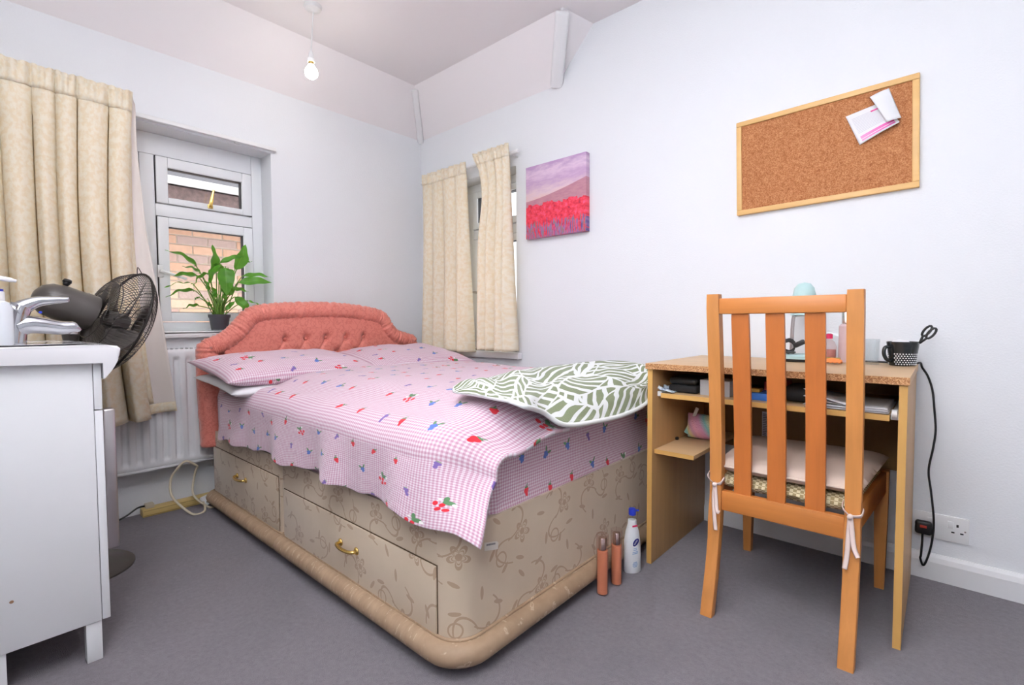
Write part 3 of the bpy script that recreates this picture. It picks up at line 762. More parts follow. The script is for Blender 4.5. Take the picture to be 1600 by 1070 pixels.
def divan_half(x0, x1, r0, r1, dr, hx_):
    o_ = rounded_outline(x0, x1, BY0, BY1, r0, r1)
    b = nb(); upright_band(b, o_, BZ0, BZ1); base = obj('base_section', b, 'damask', bed, 'auto')
    ro = rounded_outline(x0-0.002, x1+0.012, BY0-0.012, BY1+0.012, r0+0.012, r1+0.012, 8)
    b = nb(); tube(b, [(p[0], p[1], BZ0+0.022) for p in ro], 0.030, 12, closed=True, sx=1.0); obj('padded_plinth', b, 'roll', base, True)
    b = nb(); tube(b, [(p[0], p[1], BZ0+0.052) for p in rounded_outline(x0, x1+0.002, BY0-0.002, BY1+0.002, r0, r1, 8)], 0.005, 6, closed=True); obj('piping', b, 'roll', base, True)
    dx0, dx1, dz0, dz1 = dr
    b = nb(); uvl = b.loops.layers.uv.verify(); box(b, dx0, dx1, BY0-0.005, BY0+0.001, dz0, dz1, 0.0025)
    for f in b.faces:
        for lp in f.loops: lp[uvl].uv = (lp.vert.co.x+3.1, lp.vert.co.z)
    d = obj('drawer', b, 'damask', bed, 'auto')
    b = nb(); e = 0.0035
    for q in ((dx0-e, dx1+e, dz1, dz1+e), (dx0-e, dx0, dz0-e, dz1), (dx1, dx1+e, dz0-e, dz1), (dx0, dx1, dz0-e, dz0)): box(b, q[0], q[1], BY0-0.0012, BY0+0.001, q[2], q[3])
    obj('drawer_gap', b, plain('drawer_gap', (0.10, 0.06, 0.03), 0.9), d)
    b = nb(); hz = 0.190 if hx_ > 1 else 0.222
    pts = [(hx_-0.048, BY0-0.006, hz), (hx_-0.046, BY0-0.020, hz), (hx_-0.025, BY0-0.027, hz-0.001), (hx_, BY0-0.028, hz-0.002), (hx_+0.025, BY0-0.027, hz-0.001), (hx_+0.046, BY0-0.020, hz), (hx_+0.048, BY0-0.006, hz)]
    tube(b, smooth_path(pts, 4), 0.0055, 8)
    for q in (-0.047, 0.047): lathe(b, [(0.012, 0), (0.012, 0.003), (0.006, 0.006)], Matrix.Translation((hx_+q, BY0-0.005, hz)) @ Matrix.Rotation(math.pi/2, 4, 'X'), 12)
    obj('handle', b, 'brass', d, True)
    return base
divan_half(BX0, BXM-0.004, 0.02, 0.012, (0.150, 0.862, 0.090, 0.300), 0.50)
ft = divan_half(BXM+0.004, BX1, 0.012, 0.075, (0.912, 1.792, 0.062, 0.266), 1.372)
for cx, cy in ((1.79, -1.34), (1.79, -0.28), (0.97, -1.34), (0.2, -1.34)):
    b = nb(); lathe(b, [(0.016, -0.01), (0.02, -0.006), (0.02, 0.006), (0.016, 0.01)], Matrix.Translation((cx, cy, 0.0205)) @ Matrix.Rotation(math.pi/2, 4, 'Y'), 14); box(b, cx-0.012, cx+0.012, cy-0.012, cy+0.012, 0.03, 0.04)
    obj('castor', b, 'black', bed)
# sewn label at the foot end
b = nb(); prism(b, [(-1.308, 0.296), (-1.258, 0.283), (-1.256, 0.300), (-1.262, 0.306), (-1.308, 0.317)], 0, BX1+0.0005, BX1+0.002)
lb = obj('sewn_label', b, plain('label_cloth', (0.68, 0.64, 0.58), 0.9), bed)
b = nb()
for k in range(8):
    y = -1.301+k*0.0042; z = 0.3085-k*0.0009; box(b, BX1+0.002, BX1+0.0023, y, y+0.003, z-0.002, z+0.0025)
obj('stitched_letters', b, 'printgrey', lb)['kind'] = 'stuff'
# headboard
HBx = 0.085
sil = [(-1.446, 0.30), (-1.456, 0.60), (-1.455, 0.755), (-1.440, 0.795), (-1.405, 0.815), (-1.362, 0.834), (-1.318, 0.868), (-1.277, 0.915), (-1.235, 0.958), (-1.17, 0.980), (-1.075, 0.992), (-0.95, 1.000), (-0.82, 1.003), (-0.69, 0.998), (-0.56, 0.984), (-0.47, 0.966), (-0.415, 0.935), (-0.375, 0.875), (-0.335, 0.838), (-0.28, 0.822), (-0.225, 0.802), (-0.192, 0.765), (-0.186, 0.60), (-0.190, 0.30)]
ctr = Vector((-0.82, 0.55))
def inset(pts, d):
    out = []; n = len(pts)
    for i, p in enumerate(pts):
        t = Vector(pts[min(i+1, n-1)])-Vector(pts[max(i-1, 0)]); t.normalize(); nn = Vector((t.y, -t.x)); out.append(Vector(p)+nn*d)
    return out
hb_in = inset(sil, 0.012)
b = nb(); prism(b, [tuple(p) for p in hb_in], 0, HBx-0.03, HBx+0.03); hb = obj('headboard', b, 'coral', bed)
cl = inset(sil, 0.044); path = smooth_path([(HBx+0.035, p.x, p.y) for p in cl], 14)
rr = [0.046*(1+0.055*math.sin(i*1.75+1.5*math.sin(i*0.31))+0.03*math.sin(i*0.83+1)) for i in range(len(path))]
b = nb(); tube(b, path, rr, 14); obj('padded_border', b, 'coral', hb, True)
inn = [(p.x, p.y) for p in inset(sil, 0.088)][3:-3]
inn_s = sorted(inn); ylo, yhi = -1.345, -0.30
BTN = [(-1.047, 0.800), (-0.934, 0.803), (-0.818, 0.806), (-0.697, 0.805), (-0.580, 0.803)]
BTN2 = [(-1.105, 0.715), (-0.99, 0.715), (-0.876, 0.715), (-0.757, 0.715), (-0.638, 0.715), (-0.525, 0.715)]
def panel_f(s, t):
    y = ylo+(yhi-ylo)*s; zt_ = lerp_pts(inn_s, y)+0.02; z = 0.48+(zt_-0.48)*t
    x = HBx+0.058
    for (by, bz) in BTN+BTN2:
        d = math.hypot(y-by, z-bz); x -= 0.022*math.exp(-(d/0.020)**2)+0.004*math.exp(-(d/0.05)**2)
    # diamond creases between the button rows
    for (by, bz) in BTN:
        for (cy, cz) in BTN2:
            if abs(by-cy) < 0.075:
                a = Vector((by, bz)); c = Vector((cy, cz)); p = Vector((y, z)); q = max(0, min(1, (p-a).dot(c-a)/(c-a).length_squared))
                x -= 0.008*math.exp(-(((p-(a+(c-a)*q)).length)/0.007)**2)
        if z > bz: x -= 0.004*math.exp(-((y-by)/0.008)**2)*(1-sm(0.0, 0.07, z-bz))
    return Vector((x, y, z))
b = nb(); sheet(b, panel_f, 190, 80, lambda s, t: (s, t)); obj('tufted_panel', b, 'coral', hb, True, recalc=False)
for by, bz in BTN+BTN2:
    latheo('button', [(0.009, 0), (0.008, 0.004), (0.004, 0.006), (0.0, 0.0065)], (HBx+0.036, by, bz), 'coral', hb, 12, Matrix.Rotation(math.pi/2, 4, 'Y'), cap=False)

# mattress in its fitted sheet
b = nb(); uvl = b.loops.layers.uv.verify()
o_ = rounded_outline(0.150, 1.862, -1.396, -0.222, 0.05, 0.17, 10)
prof = [(0.0, 0.376), (-0.004, 0.40), (0.0, 0.47), (0.0, 0.54), (-0.012, 0.575), (-0.045, 0.596)]
cx, cy = 1.0, -0.81; rows = []
for d, z in prof:
    row = []
    for k, (x, y) in enumerate(o_):
        v = Vector((x-cx, y-cy)); q = 1+d/v.length
        wob = 0.004*math.sin(k*1.7+z*30)*(1 if z < 0.56 else 0)
        row.append(b.verts.new((cx+v.x*q+wob*(1 if x > 1.7 else 0), cy+v.y*q, z+(0.012*math.sin((y+1.4)*4.5) if (x > 1.7 and z < 0.41) else 0)*0.0)))
    rows.append(row)
L = [0]
for k in range(len(o_)): L.append(L[-1]+math.dist(o_[k], o_[(k+1) % len(o_)]))
for j in range(len(prof)-1):
    for k in range(len(o_)):
        k2 = (k+1) % len(o_); f = b.faces.new((rows[j][k], rows[j][k2], rows[j+1][k2], rows[j+1][k]))
        for lp, (u, v) in zip(f.loops, ((L[k], prof[j][1]), (L[k+1], prof[j][1]), (L[k+1], prof[j+1][1]), (L[k], prof[j+1][1]))): lp[uvl].uv = (u, v)
for fc in (b.faces.new(rows[-1]), b.faces.new(rows[0][::-1])):
    for lp in fc.loops: lp[uvl].uv = (lp.vert.co.x, lp.vert.co.y)
mt = obj('mattress', b, 'berry_sheet', smooth='auto'); tag(mt, 'mattress in a pink gingham berry print sheet on the divan base', 'mattress')

# pillows
def pillow(name, label, c, size, tilt, rz, mat, group, seed, sag=0.0, pw=3.2):
    L_, W_, T_ = size; m = Matrix.Translation(c) @ Matrix.Rotation(rz, 4, 'Z') @ Matrix.Rotation(tilt, 4, 'Y')
    b = nb(); N = 34
    def side(sg):
        def f(s, t):
            a, q = 2*s-1, 2*t-1
            h = (max(0, 1-abs(a)**pw)*max(0, 1-abs(q)**pw))**0.55
            # edges pull in between the corners
            x = q*W_/2*(1-0.07*(1-a*a)); y = a*L_/2*(1-0.05*(1-q*q))
            wr = 0.006*noise.noise(Vector((a*3+seed, q*3, sg)))*h*2
            return m @ Vector((x, y, sg*(T_/2*h)+wr - sag*0.03*a*a))
        return f
    sheet(b, side(1), N, N, lambda s, t: (t*W_, s*L_)); sheet(b, side(-1), N, N, lambda s, t: (t*W_+1, s*L_))
    bmesh.ops.remove_doubles(b, verts=b.verts[:], dist=0.0005)
    return tag(obj(name, b, mat, smooth=True), label, 'pillow', group)
pillow('bed_pillow', 'pink gingham berry pillow with its corner over the radiator side of the bed', (0.43, -1.155, 0.682), (0.72, 0.46, 0.122), math.radians(8), math.radians(2), 'berry_pillow', None, 1.0)
pillow('bed_pillow', 'pink gingham berry pillow on the narrow window side of the bed', (0.43, -0.485, 0.684), (0.66, 0.46, 0.125), math.radians(8), math.radians(-3), 'berry_pillow', None, 5.0)
pillow('bed_pillow', 'plain white pillow lying flat beneath the gingham pillows', (0.43, -1.135, 0.622), (0.72, 0.46, 0.060), math.radians(5), math.radians(1), 'cotton', None, 8.0, 0.0, 7.0)

# duvet: thick gingham quilt draped over the front side
hem = [(0.20, 0.40), (0.312, 0.378), (0.649, 0.385), (1.004, 0.392), (1.283, 0.400), (1.507, 0.392), (1.70, 0.400), (1.86, 0.378), (1.945, 0.345)]
DX0, DX1 = 0.30, 1.915
def duvet_f(s, t):
    x = DX0+(DX1-DX0)*s
    yF = 0.105*sm(1.70, 1.915, x)**2
    top = 0.672+0.012*noise.noise(Vector((x*2.3, 4.0+t*4, 0)))+0.006*noise.noise(Vector((x*7, t*12, 3)))
    foot = sm(1.74, 1.915, x); head = 1-sm(0.40, 0.66, x)
    zh = lerp_pts(hem, x)+0.005*math.sin(x*17)+0.004*math.sin(x*41+1)
    if t < 0.08:                                    # far side, tucked down
        q = t/0.08; y = -0.165-0.045*q*q; z = 0.53+(top-0.04-0.53)*math.sin(q*math.pi/2)
    elif t < 0.66:
        q = (t-0.08)/0.58; y = -0.21-(1.345-yF-0.21)*q
        z = top-0.04*(1-sm(0, 0.12, q))-0.045*sm(0.80, 1.0, q)**1.5
    else:
        q = (t-0.66)/0.34; z1_ = top-0.045
        dz = z1_-zh; ang = min(1.0, q/0.30)*math.pi/2
        r = 0.085
        if q < 0.30: y = -1.345+yF-r*math.sin(ang); z = z1_-r*(1-math.cos(ang))*1.0
        else:
            u = (q-0.30)/0.70; fl = math.sin(x*15+1.1*math.sin(x*5))*0.016+math.sin(x*33+2)*0.007
            y = -1.43+yF*(1-0.8*u)-0.012*u-fl*u; z = (z1_-r)-(dz-r)*u
    # foot end droops over the mattress edge
    z -= 0.085*foot**2*(1 if t < 0.66 else max(0.0, 1-(t-0.66)/0.30))
    z -= 0.045*head if t < 0.66 else 0.045*head*max(0.0, 1-(t-0.66)/0.2)
    if t > 0.66 and x > 1.80:
        k = sm(1.80, 1.915, x)*sm(0.66, 0.8, t); y += 0.02*k
    xx = x+0.010*math.sin(t*14)*foot*(1 if t < 0.66 else 0.4)+(0.028*sm(0.8, 1.0, t)*foot)
    if head: xx += -0.10*head*sm(0.66, 0.9, t)*0
    return Vector((xx, y, z))
b = nb(); sheet(b, duvet_f, 210, 190, lambda s, t: ((DX1-DX0)*s, -(t/0.08*0.13 if t < 0.08 else (0.13+(t-0.08)/0.58*1.135 if t < 0.66 else 1.265+(t-0.66)/0.34*0.36))), -0.012, 0, 1, 0)
dv = obj('duvet', b, None, smooth=True, mats=['berry', 'cotton']); tag(dv, 'pink gingham duvet printed with strawberries and blue berries spread over the bed', 'duvet')

# towel thrown over the foot end
back = [(708, 609, .690), (735, 599, .698), (762, 590, .702), (800, 580, .708), (840, 574, .713), (880, 569.5, .716), (918, 565, .722), (950, 563, .725), (985, 565, .722), (1010, 570, .712), (1022, 576, .703)]
B3 = [P(x, y, 2, z) for x, y, z in back]
front = [P(710, 614, 2, .686), P(740, 616, 2, .688), P(768, 620, 2, .688), P(795, 624, 2, .686), P(818, 632, 2, .678), P(846, 641, 0, 1.925), P(880, 661, 0, 1.940), P(930, 656, 0, 1.936), P(975, 645, 0, 1.928), P(1008, 628, 0, 1.924), P(1023, 603, 0, 1.918)]
Bs, Fs = smooth_path(B3, 10), smooth_path(front, 10)
def towel_f(s, t):
    k = s*(len(Bs)-1); i = min(int(k), len(Bs)-2); fr = k-i
    a = Bs[i].lerp(Bs[i+1], fr); c = Fs[i].lerp(Fs[i+1], fr); p = a.lerp(c, t)
    e = math.sin(math.pi*t)
    p.z += 0.016*e+e*(0.010*math.sin(s*16+t*7)+0.008*math.sin(s*31-t*5))*(1-t*0.3)
    if s > 0.45: p.x += 0.03*sm(0.45, 0.7, s)*math.sin(math.pi*t)**2*0.6; p.z += 0.018*sm(0.45, 0.7, s)*sm(0.35, 0.75, t)*(1-sm(0.85, 1, t))
    if s < 0.25: p.z += 0.010*math.sin(math.pi*min(1, s/0.25))*e
    return p
TWT = -0.010
tw = thing('bath_towel', (1.7, -0.8, 0.66), 'olive green and white leaf patterned towel thrown over the bed foot', 'towel')
b = nb(); sheet(b, towel_f, 140, 40, lambda s, t: (s*1.0, t*0.42), TWT, 0, 1, 1); obj('towel_cloth', b, None, tw, True, ['towel', 'towel_white'])
b = nb(); tube(b, [towel_f(0.30+0.70*k/60, 1.0)+Vector((0.004, 0, -0.004)) for k in range(61)]+[towel_f(1.0, 1-k/14)+Vector((0.003, 0.002, -0.002)) for k in range(1, 15)], 0.0075, 8); obj('hem', b, 'towel_white', tw, True)

# ------------------------------------------------------------------ desk
DK = dict(x0=1.943, x1=2.674, y0=-0.54, y1=-0.012, z=0.735)
dk = thing('writing_desk', (2.31, -0.28, 0.0), 'beech laminate desk with pull-out shelf and chipped front edge', 'desk')
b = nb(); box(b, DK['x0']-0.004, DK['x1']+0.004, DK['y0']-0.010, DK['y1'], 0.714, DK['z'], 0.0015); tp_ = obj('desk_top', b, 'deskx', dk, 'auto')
boxo('chipped_edge', (DK['x0']-0.004, DK['x1']+0.004, DK['y0']-0.0125, DK['y0']-0.010, 0.7145, DK['z']-0.0008), 'chip', tp_, 0)
for xx in (DK['x0'], DK['x1']-0.018):
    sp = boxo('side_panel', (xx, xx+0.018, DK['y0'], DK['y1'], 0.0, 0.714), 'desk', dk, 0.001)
    boxo('edging', (xx, xx+0.018, DK['y0']-0.0015, DK['y0'], 0.0, 0.714), 'edgez', sp, 0)
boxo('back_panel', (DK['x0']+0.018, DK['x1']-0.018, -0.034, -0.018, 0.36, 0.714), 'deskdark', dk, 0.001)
b = nb(); box(b, 1.984, 2.636, -0.520, -0.06, 0.611, 0.627, 0.001); sh = obj('pull_out_shelf', b, 'deskx', dk, 'auto')
boxo('edging', (1.984, 2.636, -0.5215, -0.520, 0.611, 0.627), 'edge', sh, 0)
for xx in (1.961, 2.637): boxo('runner', (xx, xx+0.018, -0.50, -0.08, 0.612, 0.630), 'white_plastic', dk, 0.002)
b = nb(); lathe(b, [(0.012, -0.006), (0.012, 0.006)], Matrix.Translation((2.646, -0.505, 0.630)) @ Matrix.Rotation(math.pi/2, 4, 'Y'), 14); obj('runner_wheel', b, 'white_plastic', dk, 'auto')
b = nb(); box(b, 1.961, 2.105, -0.52, -0.06, 0.405, 0.420, 0.001); s3 = obj('side_shelf', b, 'deskx', dk, 'auto'); boxo('edging', (1.961, 2.105, -0.5215, -0.52, 0.405, 0.420), 'edge', s3, 0)
b = nb(); box(b, 1.961, 1.972, -0.34, -0.325, 0.420, 0.432, 0.003); obj('shelf_peg', b, 'black', s3, 'auto')
lbl = boxo('paper_label', (2.196, 2.224, -0.0355, -0.0342, 0.40, 0.518), 'paper', dk, 0)
b = nb()
for k in range(15): box(b, 2.199, 2.199+random.uniform(0.012, 0.022), -0.0358, -0.0354, 0.408+k*0.007, 0.411+k*0.007)
obj('printed_lines', b, 'printgrey', lbl)['kind'] = 'stuff'
SZ = 0.6272
def rounded_item(name, label, cat, dims, mat, bev, group=None, seg=4):
    return tag(boxo(name, dims, mat, None, bev, None, seg), label, cat, group)
cs = thing('glasses_case', (2.045, -0.40, SZ), 'black rounded case on the desk shelf beside the grey box', 'case')
b = nb(); box(b, 1.990, 2.097, -0.475, -0.33, SZ, SZ+0.030, 0.012, 4); obj('case_base', b, 'blackmatt', cs, 'auto')
b = nb(); box(b, 1.991, 2.096, -0.474, -0.331, SZ+0.029, SZ+0.055, 0.014, 4); obj('case_lid', b, 'black', cs, 'auto')
rounded_item('card_box', 'small pale grey cardboard box on the desk shelf', 'box', (2.105, 2.205, -0.470, -0.37, SZ, SZ+0.053), 'greybox', 0.001)
rounded_item('card_box', 'flat blue box on the desk shelf behind the chair slats', 'box', (2.268, 2.325, -0.475, -0.38, SZ, SZ+0.023), 'bluebox', 0.001)
rounded_item('card_box', 'red and white box lying behind the flat blue box on the shelf', 'box', (2.288, 2.352, -0.375, -0.28, SZ, SZ+0.052), 'redbox', 0.001)
tag(boxo('matchbox', (2.262, 2.293, -0.455, -0.415, SZ+0.0232, SZ+0.034), 'yellowbox', None, 0.001), 'tiny yellow box on top of the flat blue box', 'box')
b = nb(); N = 20
def pouch_f(sg):
    def f(s, t):
        a, q = 2*s-1, 2*t-1; h = (max(0, 1-a**4)*max(0, 1-q**4))**0.5
        return Vector((2.402+a*0.042, -0.40+q*0.07, SZ+0.028+sg*h*0.027))
    return f
sheet(b, pouch_f(1), N, N, lambda s, t: (s, t)); sheet(b, pouch_f(-1), N, N, lambda s, t: (s, t)); bmesh.ops.remove_doubles(b, verts=b.verts[:], dist=0.0003)
tag(obj('zip_pouch', b, 'blackmatt', smooth=True), 'soft black zip pouch on the desk shelf beside the papers', 'pouch')
# crinkled wrapper hanging over the shelf end
b = nb()
def wr_f(s, t):
    x = 1.966+0.058*s; y = -0.512+0.07*t; z = SZ+0.004+0.018*(1-s)*(0.6+0.4*math.sin(t*9))+0.006*noise.noise(Vector((s*9, t*9, 0)))
    return Vector((x+0.004*noise.noise(Vector((s*8, t*8, 5))), y, z))
sheet(b, wr_f, 18, 18, lambda s, t: (s, t), 0.0015); tag(obj('crinkled_wrapper', b, 'wrapper', smooth=True), 'crinkled blue and white wrapper at the end of the desk shelf', 'wrapper')
# papers
def paper_sheet(z, dx, dy, curl, rot, label, yy=0.0):
    b = nb(); cx, cy = 2.536+dx, -0.395+dy
    def f(s, t):
        x = (s-0.5)*0.20; y = (t-0.5)*0.24; zz = z+curl*(max(0, 0.75-s))**2*1.2*(1-0.6*t)+0.0004
        c_, s_ = math.cos(rot), math.sin(rot)
        return Vector((cx+x*c_-y*s_, cy+x*s_+y*c_, zz))
    sheet(b, f, 16, 8, lambda s, t: (s, t), 0.0012)
    tag(obj('paper_sheet', b, 'paper', smooth=True), label, 'paper', 'loose papers on the desk shelf')
for k in range(7): paper_sheet(SZ+0.0016+k*0.0022, random.uniform(-0.012, 0.0), random.uniform(-0.006, 0.01), 0.0 if k < 5 else 0.03*(k-4), random.uniform(-0.03, 0.03), 'white paper sheet in the pile on the desk pull-out shelf')
b = nb(); box(b, 2.49, 2.60, -0.502, -0.5005, SZ+0.006, SZ+0.008); b.free()
# plush pouch on the side shelf
pl = thing('plush_pouch', (2.05, -0.26, 0.42), 'pastel rainbow striped plush pouch with a pale strap', 'pouch')
b = nb()
def pp(sg):
    def f(s, t):
        a, q = 2*s-1, 2*t-1; h = (max(0, 1-abs(a)**2.6)*max(0, 1-abs(q)**2.4))**0.55
        return Vector((2.048+a*0.068, -0.26+sg*h*0.042, 0.4205+0.05+q*0.049*(1-0.18*max(0, a))))
    return f
sheet(b, pp(1), N, N, lambda s, t: (s, t)); sheet(b, pp(-1), N, N, lambda s, t: (s, t)); bmesh.ops.remove_doubles(b, verts=b.verts[:], dist=0.0003); obj('pouch_body', b, 'rainbow', pl, True)
b = nb(); prism(b, [(1.985, 0.475), (1.968, 0.44), (1.990, 0.432), (2.0, 0.46)], 1, -0.27, -0.25); obj('fin', b, 'rainbow', pl)
b = nb(); tube(b, smooth_path([(2.002, -0.275, 0.47), (2.012, -0.278, 0.51), (2.024, -0.276, 0.545)], 5), 0.007, 8, sx=0.4); obj('strap', b, 'lining', pl, True)

# ------------------------------------------------------------------ things on the desk top
TZ = DK['z']+0.0004
lp = thing('desk_lamp', (2.345, -0.13, TZ), 'pale mint desk lamp with a domed shade', 'lamp')
b = nb(); lathe(b, [(0.062, 0.0), (0.064, 0.003), (0.064, 0.010)], Matrix.Translation((2.338, -0.12, TZ)), 30); obj('base_foot', b, 'black', lp, 'auto')
b = nb(); lathe(b, [(0.064, 0.010), (0.064, 0.020), (0.058, 0.026), (0.0, 0.028)], Matrix.Translation((2.338, -0.12, TZ)), 30, cap=False); obj('base', b, 'mint', lp, 'auto')
b = nb(); tube(b, smooth_path([(2.312, -0.11, TZ+0.026), (2.314, -0.11, TZ+0.10), (2.318, -0.11, TZ+0.165), (2.335, -0.11, TZ+0.185), (2.352, -0.11, TZ+0.178)], 6), 0.0065, 10); obj('stem', b, 'brushed', lp, True)
b = nb(); lathe(b, [(0.043, 0.0), (0.043, 0.010), (0.040, 0.04), (0.037, 0.075), (0.032, 0.10), (0.020, 0.116), (0.0, 0.121)], Matrix.Translation((2.352, -0.115, TZ+0.170)), 28, cap=False); sh_ = obj('shade', b, 'mint', lp, True)
b = nb(); lathe(b, [(0.0, 0.02), (0.02, 0.018), (0.03, 0.008), (0.036, -0.003)], Matrix.Translation((2.352, -0.115, TZ+0.166)), 24, cap=False); obj('diffuser', b, 'white_plastic', lp, True)
# plug and flex bundle lying on the lamp foot
b = nb(); c_ = Vector((2.325, -0.168, TZ+0.052))
for k in range(4):
    tube(b, [c_+Vector((0.020*math.cos(a_*0.5236)-0.010, -0.004+0.004*k, 0.022*math.sin(a_*0.5236)+0.003*k)) for a_ in range(12)], 0.0028, 6, closed=True)
box(b, -0.016, 0.022, -0.010, 0.010, -0.008, 0.010, 0.004, 2, Matrix.Translation(c_+Vector((0.022, 0, 0.012))) @ Matrix.Rotation(-0.5, 4, 'Y'))
box(b, c_.x-0.020, c_.x+0.012, c_.y-0.012, c_.y+0.012, TZ+0.0295, TZ+0.038, 0.003)
tag(obj('coiled_flex', b, 'black', smooth='auto'), 'black coiled flex with plug resting on the lamp foot', 'cable')
# spray bottle with red nozzle
sb = thing('spray_bottle', (2.432, -0.09, TZ), 'small clear pink spray bottle with a red collar', 'bottle')
latheo('bottle_body', [(0.021, 0), (0.023, 0.004), (0.023, 0.055), (0.017, 0.072), (0.009, 0.080), (0.009, 0.086)], (2.430, -0.09, TZ), 'pinkclear', sb)
latheo('liquid', [(0.020, 0.003), (0.0205, 0.045), (0.0, 0.0452)], (2.430, -0.09, TZ), liquid('pink_liquid', lin(206, 150, 140)), sb)
latheo('collar', [(0.010, 0.084), (0.0105, 0.10), (0.006, 0.102)], (2.430, -0.09, TZ), 'redtag', sb, 16)
b = nb(); tube(b, [(2.430, -0.09, TZ+0.10), (2.430, -0.09, TZ+0.108)], 0.006, 10); tube(b, [(2.424, -0.09, TZ+0.107), (2.462, -0.095, TZ+0.095)], [0.007, 0.004], 8); obj('nozzle', b, 'clear', sb, 'auto')
tb = thing('toner_bottle', (2.478, -0.085, TZ), 'tall frosted pink bottle with a silver cap', 'bottle')
latheo('bottle_body', [(0.0, 0), (0.020, 0), (0.021, 0.004), (0.021, 0.130), (0.014, 0.137), (0.0, 0.138)], (2.478, -0.085, TZ), plain('frosted_pink', lin(214, 184, 184), 0.25), tb, 24, cap=False)
latheo('cap', [(0.013, 0.138), (0.013, 0.185), (0.011, 0.188), (0.0, 0.1885)], (2.478, -0.085, TZ), 'silver', tb, 20, cap=False)
# orange claw clip
cl_ = thing('hair_claw', (2.452, -0.22, TZ), 'bright orange hair claw clip lying on the desk', 'hair clip')
for sg in (-1, 1):
    b = nb()
    def cf(s, t):
        a = (s-0.5)*0.056; h = math.sin(math.pi*t*0.5)
        return Vector((2.455+a, -0.19+sg*(0.018*h), TZ+0.002+0.018*(1-t)**1.5*(1-(2*s-1)**2*0.5)+0.004*abs(math.sin(s*14))*(t)))
    sheet(b, cf, 24, 8, lambda s, t: (s, t), 0.0025); obj('jaw', b, 'orange', cl_, True)
b = nb(); tube(b, [(2.432, -0.19, TZ+0.019), (2.478, -0.19, TZ+0.019)], 0.0035, 8); obj('spring', b, 'brass', cl_, True)
# tumbler
gl = nb(); lathe(gl, [(0.0, 0.010), (0.019, 0.010), (0.0215, 0.086), (0.0235, 0.086), (0.0225, 0.0), (0.0, 0.0)], Matrix.Translation((2.557, -0.12, TZ)), 28, cap=False)
tag(obj('glass_tumbler', gl, 'clear', smooth='auto'), 'clear glass tumbler standing beside the black mug', 'glass')
# mug with white dots
mg = thing('spotted_mug', (2.637, -0.12, TZ), 'black mug with white dots holding scissors and cotton pads', 'mug')
mc = Vector((2.640, -0.12, TZ)); pr_ = [(0.034, 0.0), (0.036, 0.004), (0.038, 0.03), (0.044, 0.078), (0.042, 0.079), (0.036, 0.030), (0.0, 0.010)]
b = nb(); lathe(b, [(0.0, 0.0)]+pr_, Matrix.Translation(mc), 36, cap=False); obj('mug_body', b, 'mugblack', mg, 'auto')
ha = Vector((-0.74, -0.67, 0)).normalized()
b = nb(); tube(b, smooth_path([mc+ha*0.041+Vector((0, 0, 0.062)), mc+ha*0.058+Vector((0, 0, 0.060)), mc+ha*0.062+Vector((0, 0, 0.040)), mc+ha*0.052+Vector((0, 0, 0.020)), mc+ha*0.036+Vector((0, 0, 0.016))], 6), 0.0055, 10); obj('handle', b, 'mugblack', mg, True)
b = nb()
for j in range(6):
    for k in range(32):
        if True:
            an = 2*math.pi*(k+0.5*(j % 2))/32; z = 0.006+j*0.0066; r = 0.0362+(0.0385-0.0362)*z/0.03+0.0003
            if abs((an-math.atan2(ha.y, ha.x)+math.pi) % (2*math.pi)-math.pi) < 0.3: continue
            m_ = Matrix.Translation(mc+Vector((r*math.cos(an), r*math.sin(an), z))) @ Matrix.Rotation(an, 4, 'Z') @ Matrix.Rotation(math.pi/2, 4, 'Y')
            lathe(b, [(0.0021, -0.0004), (0.0021, 0.0005)], m_, 8)
obj('white_dots', b, 'white_plastic', mg)['kind'] = 'stuff'
b = nb(); lathe(b, [(0.0, 0.0), (0.026, 0.0), (0.027, 0.012), (0.02, 0.020), (0.0, 0.024)], Matrix.Translation(mc+Vector((-0.006, 0, 0.062))), 18, cap=False)
tag(obj('cotton_pad', b, 'cotton', smooth=True), 'white cotton pad heap poking out of the black spotted mug', 'cotton pad')
sc = thing('scissors', mc+Vector((0.02, 0, 0.07)), 'black handled scissors standing in the spotted mug', 'scissors')
p0 = mc+Vector((0.006, 0.0, 0.03)); p1 = Vector(P(1437, 536, 1, -0.12)); p2 = Vector(P(1452, 519, 1, -0.12)); ax = (p2-p1).normalized()
b = nb(); tube(b, [p0, p1+ax*0.004], [0.002, 0.0035], 6); obj('blade', b, 'brushed', sc)
for q in (-0.006, 0.007):
    n_ = Vector((-ax.z, 0, ax.x)); c_ = p2+n_*q+Vector((0, q*1.2, 0))
    b = nb(); tube(b, [c_+ax*(0.019*math.cos(a_*0.4488))+n_*(0.0075*math.sin(a_*0.4488)) for a_ in range(14)], 0.0036, 8, closed=True); tube(b, [p1, c_-ax*0.017], 0.0036, 8); obj('handle_loop', b, 'black', sc, True)

